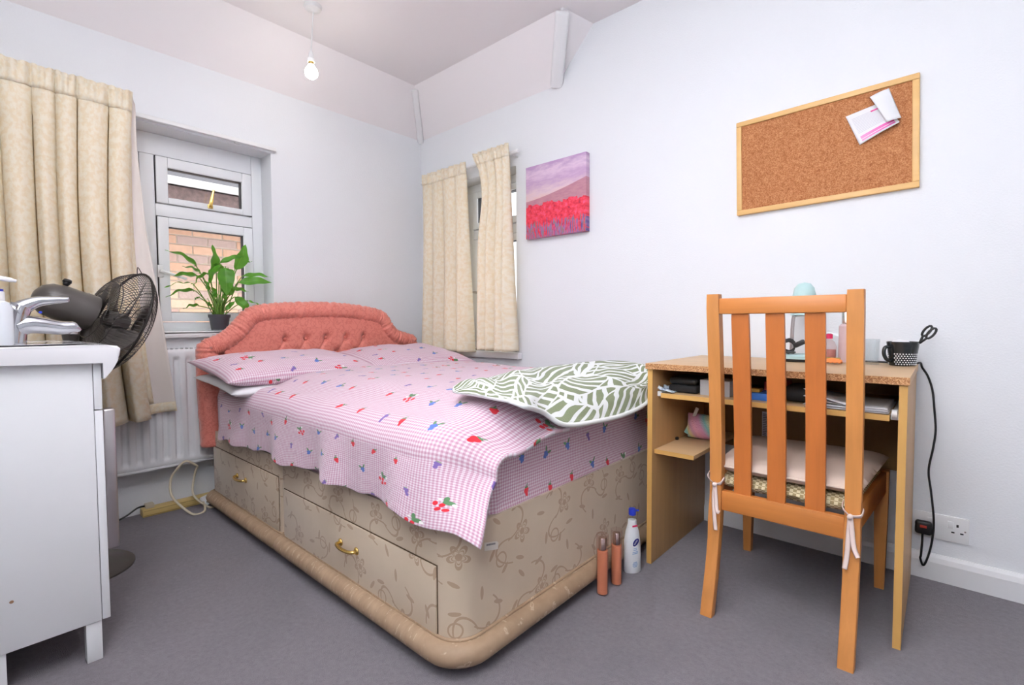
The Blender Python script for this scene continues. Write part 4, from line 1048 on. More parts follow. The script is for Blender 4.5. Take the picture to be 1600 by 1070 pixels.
# ------------------------------------------------------------------ lamp cord, socket and plug
sk = thing('wall_socket', (2.746, 0, 0.142), 'white double wall socket above the skirting', 'socket')
b = nb(); box(b, 2.673, 2.819, -0.009, -0.0002, 0.142, 0.228, 0.003, 2); obj('face_plate', b, 'white_plastic', sk, 'auto')
for xc in (2.720, 2.7725):
    b = nb(); box(b, xc-0.0075, xc+0.0075, -0.0125, -0.0085, 0.188, 0.212, 0.0015); obj('rocker_switch', b, 'white_plastic', sk, 'auto')
b = nb()
for xc in (2.790,):
    for dx, dz, w_, h_ in ((0.0, 0.200, 0.0028, 0.0045), (-0.011, 0.176, 0.0042, 0.0022), (0.011, 0.176, 0.0042, 0.0022)): box(b, xc+dx-w_, xc+dx+w_, -0.0094, -0.0086, dz-h_, dz+h_)
obj('pin_holes', b, 'black', sk)
for xc in (2.683, 2.809): latheo('screw', [(0.0028, 0), (0.0022, 0.0008), (0, 0.001)], (xc, -0.009, 0.185), 'silver', sk, 10, Matrix.Rotation(math.pi/2, 4, 'X'), False)
pg = thing('lamp_plug', (2.704, -0.02, 0.15), 'black three-pin plug with a long black cord from the desk top', 'plug')
b = nb(); box(b, 2.682, 2.727, -0.032, -0.0095, 0.154, 0.200, 0.008, 3); obj('plug_body', b, 'black', pg, 'auto')
boxo('fuse_label', (2.695, 2.713, -0.0326, -0.0318, 0.178, 0.187), plain('red_label', (0.5, 0.05, 0.03), 0.5), pg, 0.0004)
cp = [(2.702, -0.020, 0.154), (2.702, -0.020, 0.125), (2.700, -0.022, 0.08)]+[tuple(P(x, y, 1, -0.022)) for x, y in ((1438, 872), (1443, 883), (1451, 866), (1457, 840), (1459, 812), (1455, 770), (1451, 735), (1458, 700), (1462, 672), (1460, 640), (1457, 610), (1450, 588))]+[tuple(P(1441, 574, 1, -0.03)), (2.684, -0.05, TZ+0.006), (2.665, -0.062, TZ+0.003), (2.60, -0.045, TZ+0.0035), (2.50, -0.03, TZ+0.0035), (2.42, -0.04, TZ+0.0035)]
b = nb(); tube(b, smooth_path(cp, 8), 0.0032, 8); obj('cord', b, 'black', pg, True)

# ------------------------------------------------------------------ chair
ch = thing('wooden_chair', (2.40, -0.45, 0.0), 'orange pine slat-back chair pulled up to the desk', 'chair')
yb = [(0.0, -0.735), (0.10, -0.700), (0.194, -0.677), (0.371, -0.658), (0.512, -0.660), (0.70, -0.676), (0.77, -0.684), (0.964, -0.708)]
def ybk(z): return lerp_pts(yb, z)
def curved_post(x0, x1, z0, z1, th, n=22, taper=0.0, lean=0.0):
    b = nb(); rows = []
    for k in range(n+1):
        z = z0+(z1-z0)*k/n
        s_ = sum(ybk(z+d) for d in (-0.04, -0.02, 0, 0.02, 0.04))/5; t = th*(1-taper*abs(z-0.42)/0.5); q = lean*(z-0.45)
        rows.append([b.verts.new(c) for c in ((x0+q, s_, z), (x1+q, s_, z), (x1+q, s_+t, z), (x0+q, s_+t, z))])
    for A, B in zip(rows, rows[1:]):
        for i in range(4): b.faces.new((A[i], A[(i+1) % 4], B[(i+1) % 4], B[i]))
    b.faces.new(rows[0][::-1]); b.faces.new(rows[-1])
    es = [e for e in b.edges if abs((e.verts[0].co-e.verts[1].co).normalized().z) > 0.7]
    bmesh.ops.bevel(b, geom=es, offset=0.004, segments=2, profile=0.5, affect='EDGES'); return b
obj('back_leg', curved_post(2.208, 2.243, 0.0, 0.964, 0.034), 'chair', ch, 'auto'); obj('back_leg', curved_post(2.556, 2.592, 0.0, 0.962, 0.034), 'chair', ch, 'auto')
for xa_, xb_ in ((2.277, 2.324), (2.368, 2.415), (2.464, 2.511)):
    b = curved_post(xa_, xb_, 0.355, 0.915, 0.014, lean=-0.004)
    for v in b.verts: v.co.y += 0.009
    obj('back_slat', b, 'slat', ch, 'auto')
yt = ybk(0.93); boxo('top_rail', (2.243, 2.556, yt+0.002, yt+0.026, 0.905, 0.951), 'chairx', ch, 0.004)
boxo('lower_rail', (2.243, 2.556, -0.655, -0.632, 0.306, 0.366), 'chairx', ch, 0.003)
boxo('front_rail', (2.215, 2.585, -0.212, -0.190, 0.335, 0.395), 'chairx', ch, 0.003)
for (xa_, xb_) in ((2.226, 2.198), (2.574, 2.602)):
    b = nb(); A = [(xa_-0.011, -0.63), (xa_+0.011, -0.63), (xb_+0.011, -0.20), (xb_-0.011, -0.20)]; prism(b, A, 2, 0.325, 0.392); obj('side_rail', b, 'chairx', ch)
for xc in (2.192, 2.600):
    b = nb(); rows = []
    for z, h in ((0.0, 0.013), (0.20, 0.017), (0.395, 0.019)): rows.append([b.verts.new((xc+dx*h, -0.188+dy*h, z)) for dx, dy in ((-1, -1), (1, -1), (1, 1), (-1, 1))])
    for A, B in zip(rows, rows[1:]):
        for i in range(4): b.faces.new((A[i], A[(i+1) % 4], B[(i+1) % 4], B[i]))
    b.faces.new(rows[0][::-1]); b.faces.new(rows[-1]); obj('front_leg', b, 'chair', ch)
def pad(nm, z0, z1, grow, mat, parent, seed, bulge):
    b = nb(); n = 30
    def side(sg):
        def f(s, t):
            a, q = 2*s-1, 2*t-1; h = (max(0, 1-abs(a)**9)*max(0, 1-abs(q)**9))**0.5
            wy = -0.405+q*(0.215+grow); hw = (0.178+grow)+(0.026)*(t)   # wider at the front
            z = (z0+z1)/2+sg*h*((z1-z0)/2)*(1+bulge*(1-a*a)*(1-q*q))+0.002*noise.noise(Vector((a*4+seed, q*4, sg)))
            return Vector((2.40+a*hw, wy, z))
        return f
    sheet(b, side(1), n, n, lambda s, t: (s*0.4, t*0.4)); sheet(b, side(-1), n, n, lambda s, t: (s*0.4, t*0.4))
    bmesh.ops.remove_doubles(b, verts=b.verts[:], dist=0.0003); return obj(nm, b, mat, parent, True)
pad('woven_seat', 0.358, 0.412, 0.0, 'weave', ch, 1, 0.0)
cu = thing('seat_cushion', (2.40, -0.40, 0.412), 'cream cotton seat cushion tied to the slat-back chair', 'cushion')
pad('cushion_pad', 0.4135, 0.458, 0.012, 'cushion', cu, 2, 0.25)
b = nb(); o_ = rounded_outline(2.214, 2.586, -0.632, -0.178, 0.03, 0.03, 5); tube(b, [(x+(0.012*(y+0.63)/0.45)*(1 if x > 2.4 else -1), y, 0.436) for x, y in o_], 0.0035, 6, closed=True); obj('piping', b, 'cushion', cu, True)
for xc, sx_ in ((2.224, -1), (2.574, 1)):
    yk = ybk(0.40)-0.006; k0 = Vector((xc-0.004*sx_, yk, 0.392 if sx_ < 0 else 0.375))
    if sx_ < 0: k0 = Vector((2.226, yk, 0.385))
    b = nb()
    def rib(pts, w_=0.006):
        tube(b, smooth_path(pts, 5), w_, 6, sx=0.22)
    xa_ = 2.206 if sx_ < 0 else 2.554; xb_ = 2.245 if sx_ < 0 else 2.594
    rib([(xa_-0.002, yk+0.02, k0.z+0.03), (xa_-0.001, yk-0.0, k0.z+0.018), k0]); rib([(xb_+0.002, yk+0.02, k0.z+0.018), (xb_-0.002, yk-0.001, k0.z+0.006), k0])
    rib([k0, k0+Vector((0.004, -0.004, -0.03)), k0+Vector((0.010, -0.010, -0.075)), k0+Vector((0.020, -0.016, -0.078-0.02*(sx_ > 0)))])
    rib([k0, k0+Vector((-0.002, -0.004, -0.04)), k0+Vector((-0.004+0.008*(sx_ < 0), -0.012, -0.10)), k0+Vector((-0.008+0.018*(sx_ < 0), -0.018, -0.135))])
    tube(b, [k0+Vector((0, 0.002, 0)), k0+Vector((0, -0.008, 0))], 0.007, 8)
    obj('tie_ribbon', b, 'ribbon', cu, True)

# ------------------------------------------------------------------ bottles on the carpet
def mist(loc, h, label):
    t = thing('body_mist_bottle', loc, label, 'bottle', 'tall body mist bottles on the carpet'); x, y, z = loc
    latheo('glass_shell', [(0.0, 0.0), (0.018, 0.0), (0.0195, 0.003), (0.0195, h), (0.0185, h+0.001)], (x, y, 0.0), 'pinkclear', t, 28, cap=False)
    latheo('liquid', [(0.0, 0.004), (0.0168, 0.004), (0.0168, h-0.052), (0.0, h-0.050)], (x, y, 0.0), 'mist', t, 24, cap=False)
    latheo('spray_cap', [(0.0125, h-0.049), (0.0125, h-0.012), (0.011, h-0.010), (0.0, h-0.010)], (x, y, 0.0), 'silver', t, 20, cap=False)
    return t
mist((1.928, -0.826, 0.0), 0.196, 'tall peach body mist bottle with silver cap, further from the lotion bottle')
mist((1.932, -0.742, 0.0), 0.186, 'tall peach body mist bottle with silver cap, right beside the lotion bottle')
lt = thing('lotion_bottle', (1.932, -0.632, 0.0), 'white lotion pump bottle with blue cap standing beside the desk leg', 'bottle')
b = nb(); prof = [(0.0, 0.0, 0.0), (0.028, 0.018, 0.0), (0.031, 0.020, 0.004), (0.031, 0.020, 0.06), (0.029, 0.0195, 0.11), (0.024, 0.018, 0.145), (0.0165, 0.0150, 0.168), (0.0145, 0.0145, 0.186), (0.0, 0.0, 0.187)]
rows = []; lx, ly = 1.932, -0.632; da = math.radians(48); dirx = Vector((math.cos(da), math.sin(da), 0)); diry = Vector((-math.sin(da), math.cos(da), 0))
for a, c_, z in prof: rows.append([b.verts.new(Vector((lx, ly, z))+dirx*(a*math.cos(2*math.pi*k/28))+diry*(c_*math.sin(2*math.pi*k/28))) for k in range(28)])
for A, B in zip(rows, rows[1:]):
    for k in range(28): b.faces.new((A[k], A[(k+1) % 28], B[(k+1) % 28], B[k]))
bmesh.ops.remove_doubles(b, verts=b.verts[:], dist=0.0002); obj('bottle_body', b, 'lotion', lt, 'auto')
latheo('neck', [(0.0105, 0.186), (0.0105, 0.203)], (lx, ly, 0), 'clear', lt, 18)
b = nb(); lathe(b, [(0.012, 0.203), (0.0128, 0.206), (0.0128, 0.222), (0.011, 0.226), (0.0, 0.227)], Matrix.Translation((lx, ly, 0)), 20, cap=False); tube(b, [Vector((lx, ly, 0.218)), Vector((lx, ly, 0.217))+dirx*0.024], [0.0055, 0.003], 8); obj('pump_cap', b, 'blue', lt, 'auto')
front_n = -diry
def face_m(z, off=0.0205, lat=0.0, tilt=0.0):
    o_ = Vector((lx, ly, z))+front_n*off+dirx*lat; X, Y, Z = dirx, Vector((0, 0, 1)), front_n
    return Matrix(((X.x, Y.x, Z.x, o_.x), (X.y, Y.y, Z.y, o_.y), (X.z, Y.z, Z.z, o_.z), (0, 0, 0, 1))) @ Matrix.Rotation(tilt, 4, 'Z')
b = nb(); mt_ = face_m(0.112, 0.0190, 0.006, math.radians(58)); vs = [b.verts.new(mt_ @ Vector((0.0155*math.cos(k*math.pi/12), 0.0085*math.sin(k*math.pi/12), 0.0018))) for k in range(24)]; b.faces.new(vs); em = obj('oval_emblem', b, 'navy', lt)
text_part('emblem_lettering', 'NIVEA', 0.0072, face_m(0.112, 0.0211, 0.006, math.radians(58)), 'white_plastic', em)
b = nb()
for k, (z, w_) in enumerate(((0.090, 0.012), (0.084, 0.013), (0.077, 0.019), (0.072, 0.020), (0.040, 0.014), (0.035, 0.018), (0.030, 0.018), (0.025, 0.012))): box(b, -w_/2, w_/2, -0.0012, 0.0012, 0.0, 0.0006, 0, 2, face_m(z, 0.0196, 0.004, math.radians(14)))
obj('printed_lines', b, 'paleblue', lt)['kind'] = 'stuff'
b = nb(); box(b, -0.009, 0.009, -0.003, 0.003, 0.0, 0.0006, 0, 2, face_m(0.168, 0.0152, 0.004, math.radians(8))); obj('red_flash', b, 'redtag', lt)

# ------------------------------------------------------------------ wall things
cb = thing('cork_board', (2.365, -0.01, 1.33), 'cork notice board in a pale pine frame', 'notice board')
CT = [P(1150, 190, 1, -0.018), P(1436, 118, 1, -0.018), P(1428, 288, 1, -0.018), P(1150, 338, 1, -0.018)]
cx0, cx1 = 2.078, 2.664; cz0, cz1 = 1.330, 1.712; rot = Matrix.Translation(((cx0+cx1)/2, 0, (cz0+cz1)/2)) @ Matrix.Rotation(math.radians(-1.1), 4, 'Y') @ Matrix.Translation((-(cx0+cx1)/2, 0, -(cz0+cz1)/2))
fw = 0.020
boxo('cork_sheet', (cx0+0.006, cx1-0.006, -0.012, -0.003, cz0+0.006, cz1-0.006), 'cork', cb, 0, rot)
for nm, q in (('frame_rail', (cx0, cx1, cz1-fw, cz1)), ('frame_rail', (cx0, cx1, cz0, cz0+fw)), ('frame_stile', (cx0, cx0+fw, cz0+fw, cz1-fw)), ('frame_stile', (cx1-fw, cx1, cz0+fw, cz1-fw))):
    boxo(nm, (q[0], q[1], -0.020, -0.001, q[2], q[3]), 'frame', cb, 0.003, rot)
# letter pinned to the board
lt_ = thing('pinned_letter', (2.53, -0.02, 1.51), 'printed white letter with magenta bands and a folded flap pinned to the cork board', 'letter')
A_, B_, C_, D_ = P(1321, 182, 1, -0.020), P(1381, 158, 1, -0.020), P(1406, 192, 1, -0.022), P(1343, 226, 1, -0.022)
b = nb()
def let_f(s, t):
    p = A_.lerp(B_, s).lerp(D_.lerp(C_, s), t); p.y = -0.0165-0.010*s*t-0.006*math.sin(s*3)*t-0.004*s; return p
sheet(b, let_f, 20, 16, lambda s, t: (s, 1-t), 0.0008); obj('letter_page', b, 'letter', lt_, True)
E0, E1, E2, E3 = P(1359, 152, 1, -0.03), P(1389, 138, 1, -0.026), P(1408, 184, 1, -0.034), P(1386, 191, 1, -0.050)
b = nb()
def flap_f(s, t):
    p = E0.lerp(E1, s).lerp(E3.lerp(E2, s), t); p.y -= 0.012*math.sin(math.pi*t)*(1-s)+0.006*math.sin(math.pi*s); return p
sheet(b, flap_f, 14, 14, lambda s, t: (s, t), 0.0008); obj('folded_flap', b, 'paper', lt_, True)
b = nb(); lathe(b, [(0.004, 0), (0.0045, 0.004), (0.002, 0.007), (0, 0.0075)], Matrix.Translation((2.585, -0.0125, 1.655)) @ Matrix.Rotation(math.pi/2, 4, 'X'), 12, cap=False); obj('drawing_pin', b, 'white_plastic', lt_, True)
# painting
pt = thing('canvas_painting', (1.15, -0.02, 1.355), 'square canvas painting of red poppies under a lilac sky', 'painting')
b = nb(); uvl = b.loops.layers.uv.verify(); box(b, 0.949, 1.351, -0.036, -0.002, 1.355, 1.756, 0.002, 2)
for f in b.faces:
    for lp_ in f.loops:
        c_ = lp_.vert.co; lp_[uvl].uv = ((c_.x-0.949)/0.402, (c_.z-1.355)/0.401)
obj('painted_canvas', b, 'painting', pt, 'auto')
boxo('stretcher', (0.96, 1.34, -0.008, -0.0003, 1.366, 1.745), 'desk', pt, 0)
# pendant lamp
Rr = P(489, 9, 2, H); rc = Vector((Rr.x, Rr.y, H)); bc = P(486.5, 113, 0, rc.x)
pn = thing('pendant_bulb', (rc.x, rc.y, H), 'bare lit bulb hanging on a white flex from the ceiling', 'ceiling light')
latheo('ceiling_rose', [(0.040, 0.0), (0.041, -0.006), (0.036, -0.018), (0.012, -0.026), (0.006, -0.030)], rc, 'white_plastic', pn, 28)
top_h = bc+Vector((0.001, 0.0, 0.092))
b = nb(); tube(b, smooth_path([rc+Vector((0, 0, -0.026)), rc.lerp(top_h, 0.5)+Vector((0.001, 0.001, 0)), top_h], 8), 0.0032, 8); obj('flex', b, 'white_plastic', pn, True)
latheo('lamp_holder', [(0.006, 0.098), (0.011, 0.088), (0.013, 0.066), (0.0165, 0.062), (0.0165, 0.048)], bc, 'white_plastic', pn, 20)
latheo('bulb_cap', [(0.0135, 0.049), (0.0135, 0.034)], bc, 'brass', pn, 20)
latheo('bulb_glass', [(0.013, 0.036), (0.016, 0.028), (0.027, 0.012), (0.030, -0.002), (0.027, -0.016), (0.016, -0.027), (0.0, -0.031)], bc, 'bulb', pn, 28, cap=False)

# ------------------------------------------------------------------ plant on the sill
pp_ = thing('peace_lily', (XL-0.01, -1.319, W1['z0']+0.0165), 'leafy green peace lily in a dark plastic pot on the window sill', 'plant')
PX = XL-0.015; pz = W1['z0']+0.0165; pc = Vector((PX, P(343, 500, 0, PX).y, pz))
latheo('pot', [(0.0, 0.0), (0.036, 0.0), (0.038, 0.003), (0.046, 0.064), (0.050, 0.064), (0.051, 0.080), (0.048, 0.080), (0.045, 0.068), (0.0, 0.066)], pc, 'pot', pp_, 32, cap=False)
latheo('soil', [(0.0, 0.070), (0.0455, 0.069)], pc, 'soil', pp_, 20, cap=False)
latheo('saucer', [(0.0, -0.0035), (0.050, -0.0035), (0.060, 0.003), (0.061, 0.004), (0.050, -0.001), (0.0, -0.001)], pc, 'clear', pp_, 30, cap=False)
def leaf(base, tip, width, droop, roll=0.0, stem_from=None):
    width *= 1.65
    base, tip = Vector(base), Vector(tip); ax = tip-base; L_ = ax.length; t_ = ax.normalized()
    up = Vector((0.35, 0, 1.0)); sd = t_.cross(up); sd = sd.normalized() if sd.length > 1e-4 else Vector((0, 1, 0)); n_ = sd.cross(t_)
    R_ = Matrix.Rotation(roll, 3, t_); sd, n_ = R_ @ sd, R_ @ n_
    b = nb()
    def f(s, t):
        w_ = width*(math.sin(math.pi*min(1, t**0.8))**0.85)*(1-0.25*t); a = 2*s-1
        c = base+ax*t+n_*(L_*0.10*math.sin(math.pi*t))+Vector((0, 0, -droop*L_*t*t))
        return c+sd*(a*w_)+n_*(abs(a)*w_*0.28+0.004*math.sin(t*14+a))
    sheet(b, f, 6, 14, lambda s, t: (s, t)); obj('leaf', b, 'leaf', pp_, True, recalc=False)
    b = nb(); st = stem_from or (pc+Vector((random.uniform(-0.02, 0.02), random.uniform(-0.022, 0.022), 0.066)))
    mid = st.lerp(base, 0.5)+Vector((0, 0, 0.012)); tube(b, smooth_path([st, mid, base, base+ax*0.08], 5), [0.0026]*10+[0.0022]*6, 6); obj('stalk', b, 'stalk', pp_, True)
def LP(px, py, dx=0.0): return P(px, py, 0, PX+dx)
LV = [((308, 418), (257, 389), .017, .04, 0.5, .05), ((328, 426), (331, 382), .024, .0, 1.0, .02), ((367, 421), (383, 382), .024, .0, 1.1, .0), ((343, 412), (384, 399), .011, .05, 0.5, .03), ((372, 442), (425, 437), .015, .10, 0.9, .03), ((378, 432), (424, 433), .010, .02, 0.5, -.02), ((306, 455), (259, 463), .015, .05, 0.7, .04), ((366, 464), (391, 488), .017, .05, 0.8, .05), ((312, 478), (286, 482), .011, .04, 0.8, .05), ((314, 428), (284, 415), .014, .05, 0.5, -.02), ((310, 432), (266, 431), .012, .03, 0.9, -.03), ((302, 444), (257, 446), .007, .1, 0.3, .02), ((326, 428), (302, 444), .017, .1, 0.9, .07), ((346, 415), (327, 440), .020, .1, 0.3, .06), ((352, 418), (354, 455), .026, .2, 0.2, .08), ((338, 421), (340, 408), .02, .0, 0.9, .0), ((356, 420), (364, 437), .013, .1, 0.4, .06), ((362, 452), (388, 455), .009, .05, 0.6, .0), ((385, 470), (410, 481), .005, .05, 0.3, -.01), ((312, 465), (304, 468), .009, .1, 0.6, .04), ((374, 412), (394, 409), .006, 0, .4, -.02), ((325, 455), (318, 436), .010, 0, 0.9, .05), ((350, 470), (344, 448), .012, 0, 0.8, .06), ((336, 466), (330, 446), .010, 0, 1.2, .05), ((358, 462), (362, 440), .011, 0, 0.7, .04), ((330, 480), (320, 470), .008, 0.1, 0.7, .05), ((352, 485), (368, 470), .008, 0, 0.7, .04)]
for (bx, by), (tx, ty), wd, dr_, rl, dx in LV: leaf(LP(bx, by, dx*0.8), LP(tx, ty, dx), wd, dr_, rl)
b = nb()
for k in range(36):
    an = random.uniform(0, 6.28); r0 = random.uniform(0.005, 0.024); r1 = r0*random.uniform(1.4, 2.6); h_ = random.uniform(0.05, 0.14); s0 = pc+Vector((r0*math.cos(an), r0*math.sin(an), 0.066))
    tube(b, [s0, s0+Vector(((r1-r0)*0.4*math.cos(an), (r1-r0)*0.4*math.sin(an), h_*0.6)), s0+Vector(((r1-r0)*math.cos(an), (r1-r0)*math.sin(an), h_))], [0.0024, 0.002, 0.0015], 5)
obj('stalk_clump', b, 'stalk', pp_, True)['kind'] = 'stuff'

# ------------------------------------------------------------------ extension lead, plugs
ex = thing('extension_lead', (XL+0.03, -1.50, 0.0), 'yellowed extension socket bar with a cream cable looped on the carpet', 'extension lead')
b = nb(); box(b, XL+0.020, XL+0.072, -1.665, -1.345, 0.0005, 0.036, 0.004, 2); obj('socket_bar', b, 'yellowed', ex, 'auto')
b = nb(); box(b, XL+0.0722, XL+0.073, -1.66, -1.35, 0.006, 0.0085); box(b, XL+0.0722, XL+0.073, -1.66, -1.35, 0.028, 0.030); obj('moulding_lines', b, plain('yellowed_dark', (0.40, 0.27, 0.09), 0.6), ex)
lps = [(XL+0.05, -1.50, 0.20)]
cab = [(XL+0.105, -1.535, 0.205), P(268, 745, 0, XL+0.09), P(266, 765, 0, XL+0.11), P(273, 781, 0, XL+0.15), (XL+0.20, -1.505, 0.006), (XL+0.20, -1.455, 0.005), P(318, 784, 0, XL+0.14)]
b = nb(); tube(b, smooth_path(cab, 8), 0.0052, 8)
cab2 = [(XL+0.105, -1.452, 0.20), P(304, 742, 0, XL+0.09), P(301, 765, 0, XL+0.10), P(306, 778, 0, XL+0.13), (XL+0.165, -1.425, 0.006), (XL+0.17, -1.395, 0.006)]
tube(b, smooth_path(cab2, 8), 0.0052, 8); tube(b, smooth_path([(XL+0.105, -1.535, 0.205), (XL+0.11, -1.50, 0.235), (XL+0.105, -1.452, 0.20)], 6), 0.0052, 8); obj('cable', b, 'cream_cable', ex, True)
bp = thing('flat_plug', (XL+0.045, -1.645, 0.037), 'cream plug with a black cord at the end of the extension bar', 'plug')
boxo('plug_body', (XL+0.028, XL+0.066, -1.652, -1.618, 0.0362, 0.056), 'cream_cable', bp, 0.004)
b = nb(); tube(b, smooth_path([(XL+0.047, -1.650, 0.047), (XL+0.05, -1.68, 0.046), (XL+0.06, -1.73, 0.022), (XL+0.07, -1.80, 0.006), (XL+0.08, -1.90, 0.005)], 8), 0.004, 8); obj('cord', b, 'black', bp, True)
wp = thing('white_plug', (XL+0.11, -1.412, 0.0), 'white three-pin plug lying on its back beside the bed plinth', 'plug')
mw = Matrix.Translation((XL+0.125, -1.425, 0.030)) @ Matrix.Rotation(math.radians(35), 4, 'Z') @ Matrix.Rotation(math.radians(55), 4, 'Y')
b = nb(); box(b, -0.024, 0.024, -0.024, 0.024, -0.008, 0.008, 0.005, 2, mw); obj('plug_body', b, 'white_plastic', wp, 'auto')
b = nb()
for dx, dy, w_, h_ in ((-0.010, 0, 0.004, 0.002), (0.010, -0.011, 0.002, 0.0032), (0.010, 0.011, 0.002, 0.0032)): box(b, dx-w_, dx+w_, dy-h_, dy+h_, 0.008, 0.020, 0, 2, mw)
obj('pin', b, 'black', wp)
b = nb(); tube(b, smooth_path([mw @ Vector((0.0, 0.02, 0)), (XL+0.12, -1.385, 0.06), (XL+0.09, -1.372, 0.11)], 6), 0.0028, 6); obj('cord', b, 'cream_cable', wp, True)

# ------------------------------------------------------------------ vanity unit, basin, tap, soap
VX0, VX1, VY0, VY1 = 0.66, 1.098, -2.415, -1.962
va = thing('vanity_unit', (0.88, -2.18, 0.0), 'white vanity cabinet on short legs under the washbasin', 'cabinet')
b = nb(); box(b, VX1-0.016, VX1, VY0, VY1, 0.105, 0.788, 0.001); obj('side_panel', b, 'carcass', va, 'auto')
b = nb(); box(b, VX0, VX0+0.016, VY0, VY1, 0.105, 0.788, 0.001); obj('side_panel', b, 'carcass', va, 'auto')
boxo('bottom_panel', (VX0+0.016, VX1-0.016, VY0, VY1-0.002, 0.105, 0.121), 'carcass', va, 0.001)
boxo('back_panel', (VX0+0.016, VX1-0.016, VY0, VY0+0.012, 0.121, 0.788), 'carcass', va, 0.001)
boxo('upper_rail', (VX0, VX1-0.001, VY1+0.0015, VY1+0.018, 0.662, 0.786), 'carcass', va, 0.001)
dr_ = boxo('door', (VX0, VX1-0.001, VY1+0.0015, VY1+0.018, 0.105, 0.659), 'carcass', va, 0.001)
b = nb(); box(b, VX1-0.030, VX1-0.004, VY1+0.0185, VY1+0.044, 0.285, 0.660, 0.005, 3); obj('bar_handle', b, 'brushed', dr_, 'auto')
for xx, yy in ((VX1-0.040, -1.994), (VX1-0.040, -2.17), (VX0+0.002, -1.994), (VX0+0.002, -2.17)): boxo('leg', (xx, xx+0.036, yy-0.0, yy+0.032, 0.0, 0.105), 'carcass', va, 0.001)
latheo('screw_cap', [(0.004, 0), (0.003, 0.001), (0, 0.0012)], (VX1, -2.125, 0.225), plain('brown_cap', (0.30, 0.16, 0.08), 0.5), va, 10, Matrix.Rotation(math.pi/2, 4, 'Y'), False)
wb = thing('washbasin', (0.88, -2.15, 0.785), 'white ceramic washbasin with a rounded front on the vanity cabinet', 'basin')
BXa, BXb = 0.635, 1.118
# side profile (y, z): slab with a curved front that dips below the cabinet top
pf = [(-2.418, 0.790), (-2.418, 0.832), (-1.935, 0.830), (-1.912, 0.827), (-1.905, 0.820), (-1.9065, 0.806), (-1.912, 0.790), (-1.9185, 0.775), (-1.927, 0.760), (-1.937, 0.747), (-1.9425, 0.742), (-1.9428, 0.7895)]
b = nb(); prism(b, pf, 0, BXa, BXb)
es = [e for e in b.edges if (abs(e.verts[0].co.x-e.verts[1].co.x) < 1e-6 and e.verts[0].co.z > 0.78 and e.verts[1].co.z > 0.78)]
bmesh.ops.bevel(b, geom=es, offset=0.006, segments=3, profile=0.5, affect='EDGES'); obj('basin_body', b, 'ceramic', wb, 'auto')
b = nb(); pts = rounded_outline(BXa+0.045, BXb-0.045, -2.30, -1.955, 0.08, 0.08, 6); uvl = None
ro = [b.verts.new((x, y, 0.8335)) for x, y in pts]; cxm, cym = (BXa+BXb)/2, -2.12
r1 = [b.verts.new((cxm+(x-cxm)*0.97, cym+(y-cym)*0.97, 0.8345)) for x, y in pts]; r2 = [b.verts.new((cxm+(x-cxm)*0.92, cym+(y-cym)*0.92, 0.8325)) for x, y in pts]
for A, B in ((ro, r1), (r1, r2)):
    for k in range(len(pts)): b.faces.new((A[k], A[(k+1) % len(pts)], B[(k+1) % len(pts)], B[k]))
b.faces.new(r2); obj('bowl_rim', b, 'ceramic', wb, True)
# mixer tap
TX = 0.90; tp0 = P(22, 537, 0, TX)
tpo = thing('mixer_tap', (TX, tp0.y, 0.832), 'chrome single lever mixer tap on the washbasin', 'tap')
def TQ(px, py): q = P(px, py, 0, TX); return q
body = [TQ(20, 541), TQ(21, 525), TQ(24, 505), TQ(28, 488), TQ(34, 477)]
body[0].z = 0.833
b = nb(); tube(b, smooth_path(body, 6), [0.0275-0.0002*k for k in range(25)], 20); obj('tap_body', b, 'chrome', tpo, True)
sp_ = [TQ(26, 512), TQ(45, 507), TQ(70, 509), TQ(95, 512), TQ(116, 511), TQ(122, 509)]
pa = smooth_path(sp_, 6); b = nb(); tube(b, pa, [0.027-0.0135*(k/(len(pa)-1)) for k in range(len(pa))], 16); obj('spout', b, 'chrome', tpo, True)
b = nb(); q = TQ(114, 512); lathe(b, [(0.010, 0.0), (0.010, -0.010)], Matrix.Translation(q+Vector((0, 0, -0.008))), 14); obj('aerator', b, 'brushed', tpo, 'auto')
lv = [TQ(24, 486), TQ(40, 478), TQ(60, 471), TQ(85, 469), TQ(108, 468)]
pa = smooth_path(lv, 6); b = nb(); tube(b, pa, [0.026-0.019*(k/(len(pa)-1))**0.7 for k in range(len(pa))], 16); lvo = obj('lever', b, 'chrome', tpo, True)
b = nb(); q = TQ(62, 488)
lathe(b, [(0.0035, 0), (0.0035, 0.002)], Matrix.Translation(q+Vector((0.016, 0, 0.0))) @ Matrix.Rotation(math.pi/2, 4, 'Y'), 10); obj('water_mark', b, 'blue', lvo)
# soap dispenser
sx0 = 0.985; sc_ = P(-4, 530, 0, sx0); sc_.z = 0.8325
so = thing('soap_dispenser', tuple(sc_), 'clear pump soap dispenser with a white nozzle beside the tap', 'soap dispenser')
latheo('bottle_body', [(0.0, 0.0), (0.028, 0.0), (0.030, 0.004), (0.030, 0.092), (0.024, 0.106), (0.013, 0.112)], tuple(sc_), 'soap', so, 28, cap=False)
latheo('collar', [(0.0165, 0.110), (0.0165, 0.132), (0.014, 0.134)], tuple(sc_), 'white_plastic', so, 24)
latheo('blue_ring', [(0.0145, 0.133), (0.0145, 0.139), (0.010, 0.140)], tuple(sc_), 'blue', so, 24)
b = nb(); tube(b, [sc_+Vector((0, 0, 0.138)), sc_+Vector((0, 0, 0.165))], 0.006, 10); tube(b, smooth_path([sc_+Vector((0, -0.012, 0.166)), sc_+Vector((0, 0.012, 0.166)), sc_+Vector((0, 0.038, 0.161))], 4), [0.008]*4+[0.006]*3+[0.004]*2, 8); obj('pump_nozzle', b, 'white_plastic', so, True)

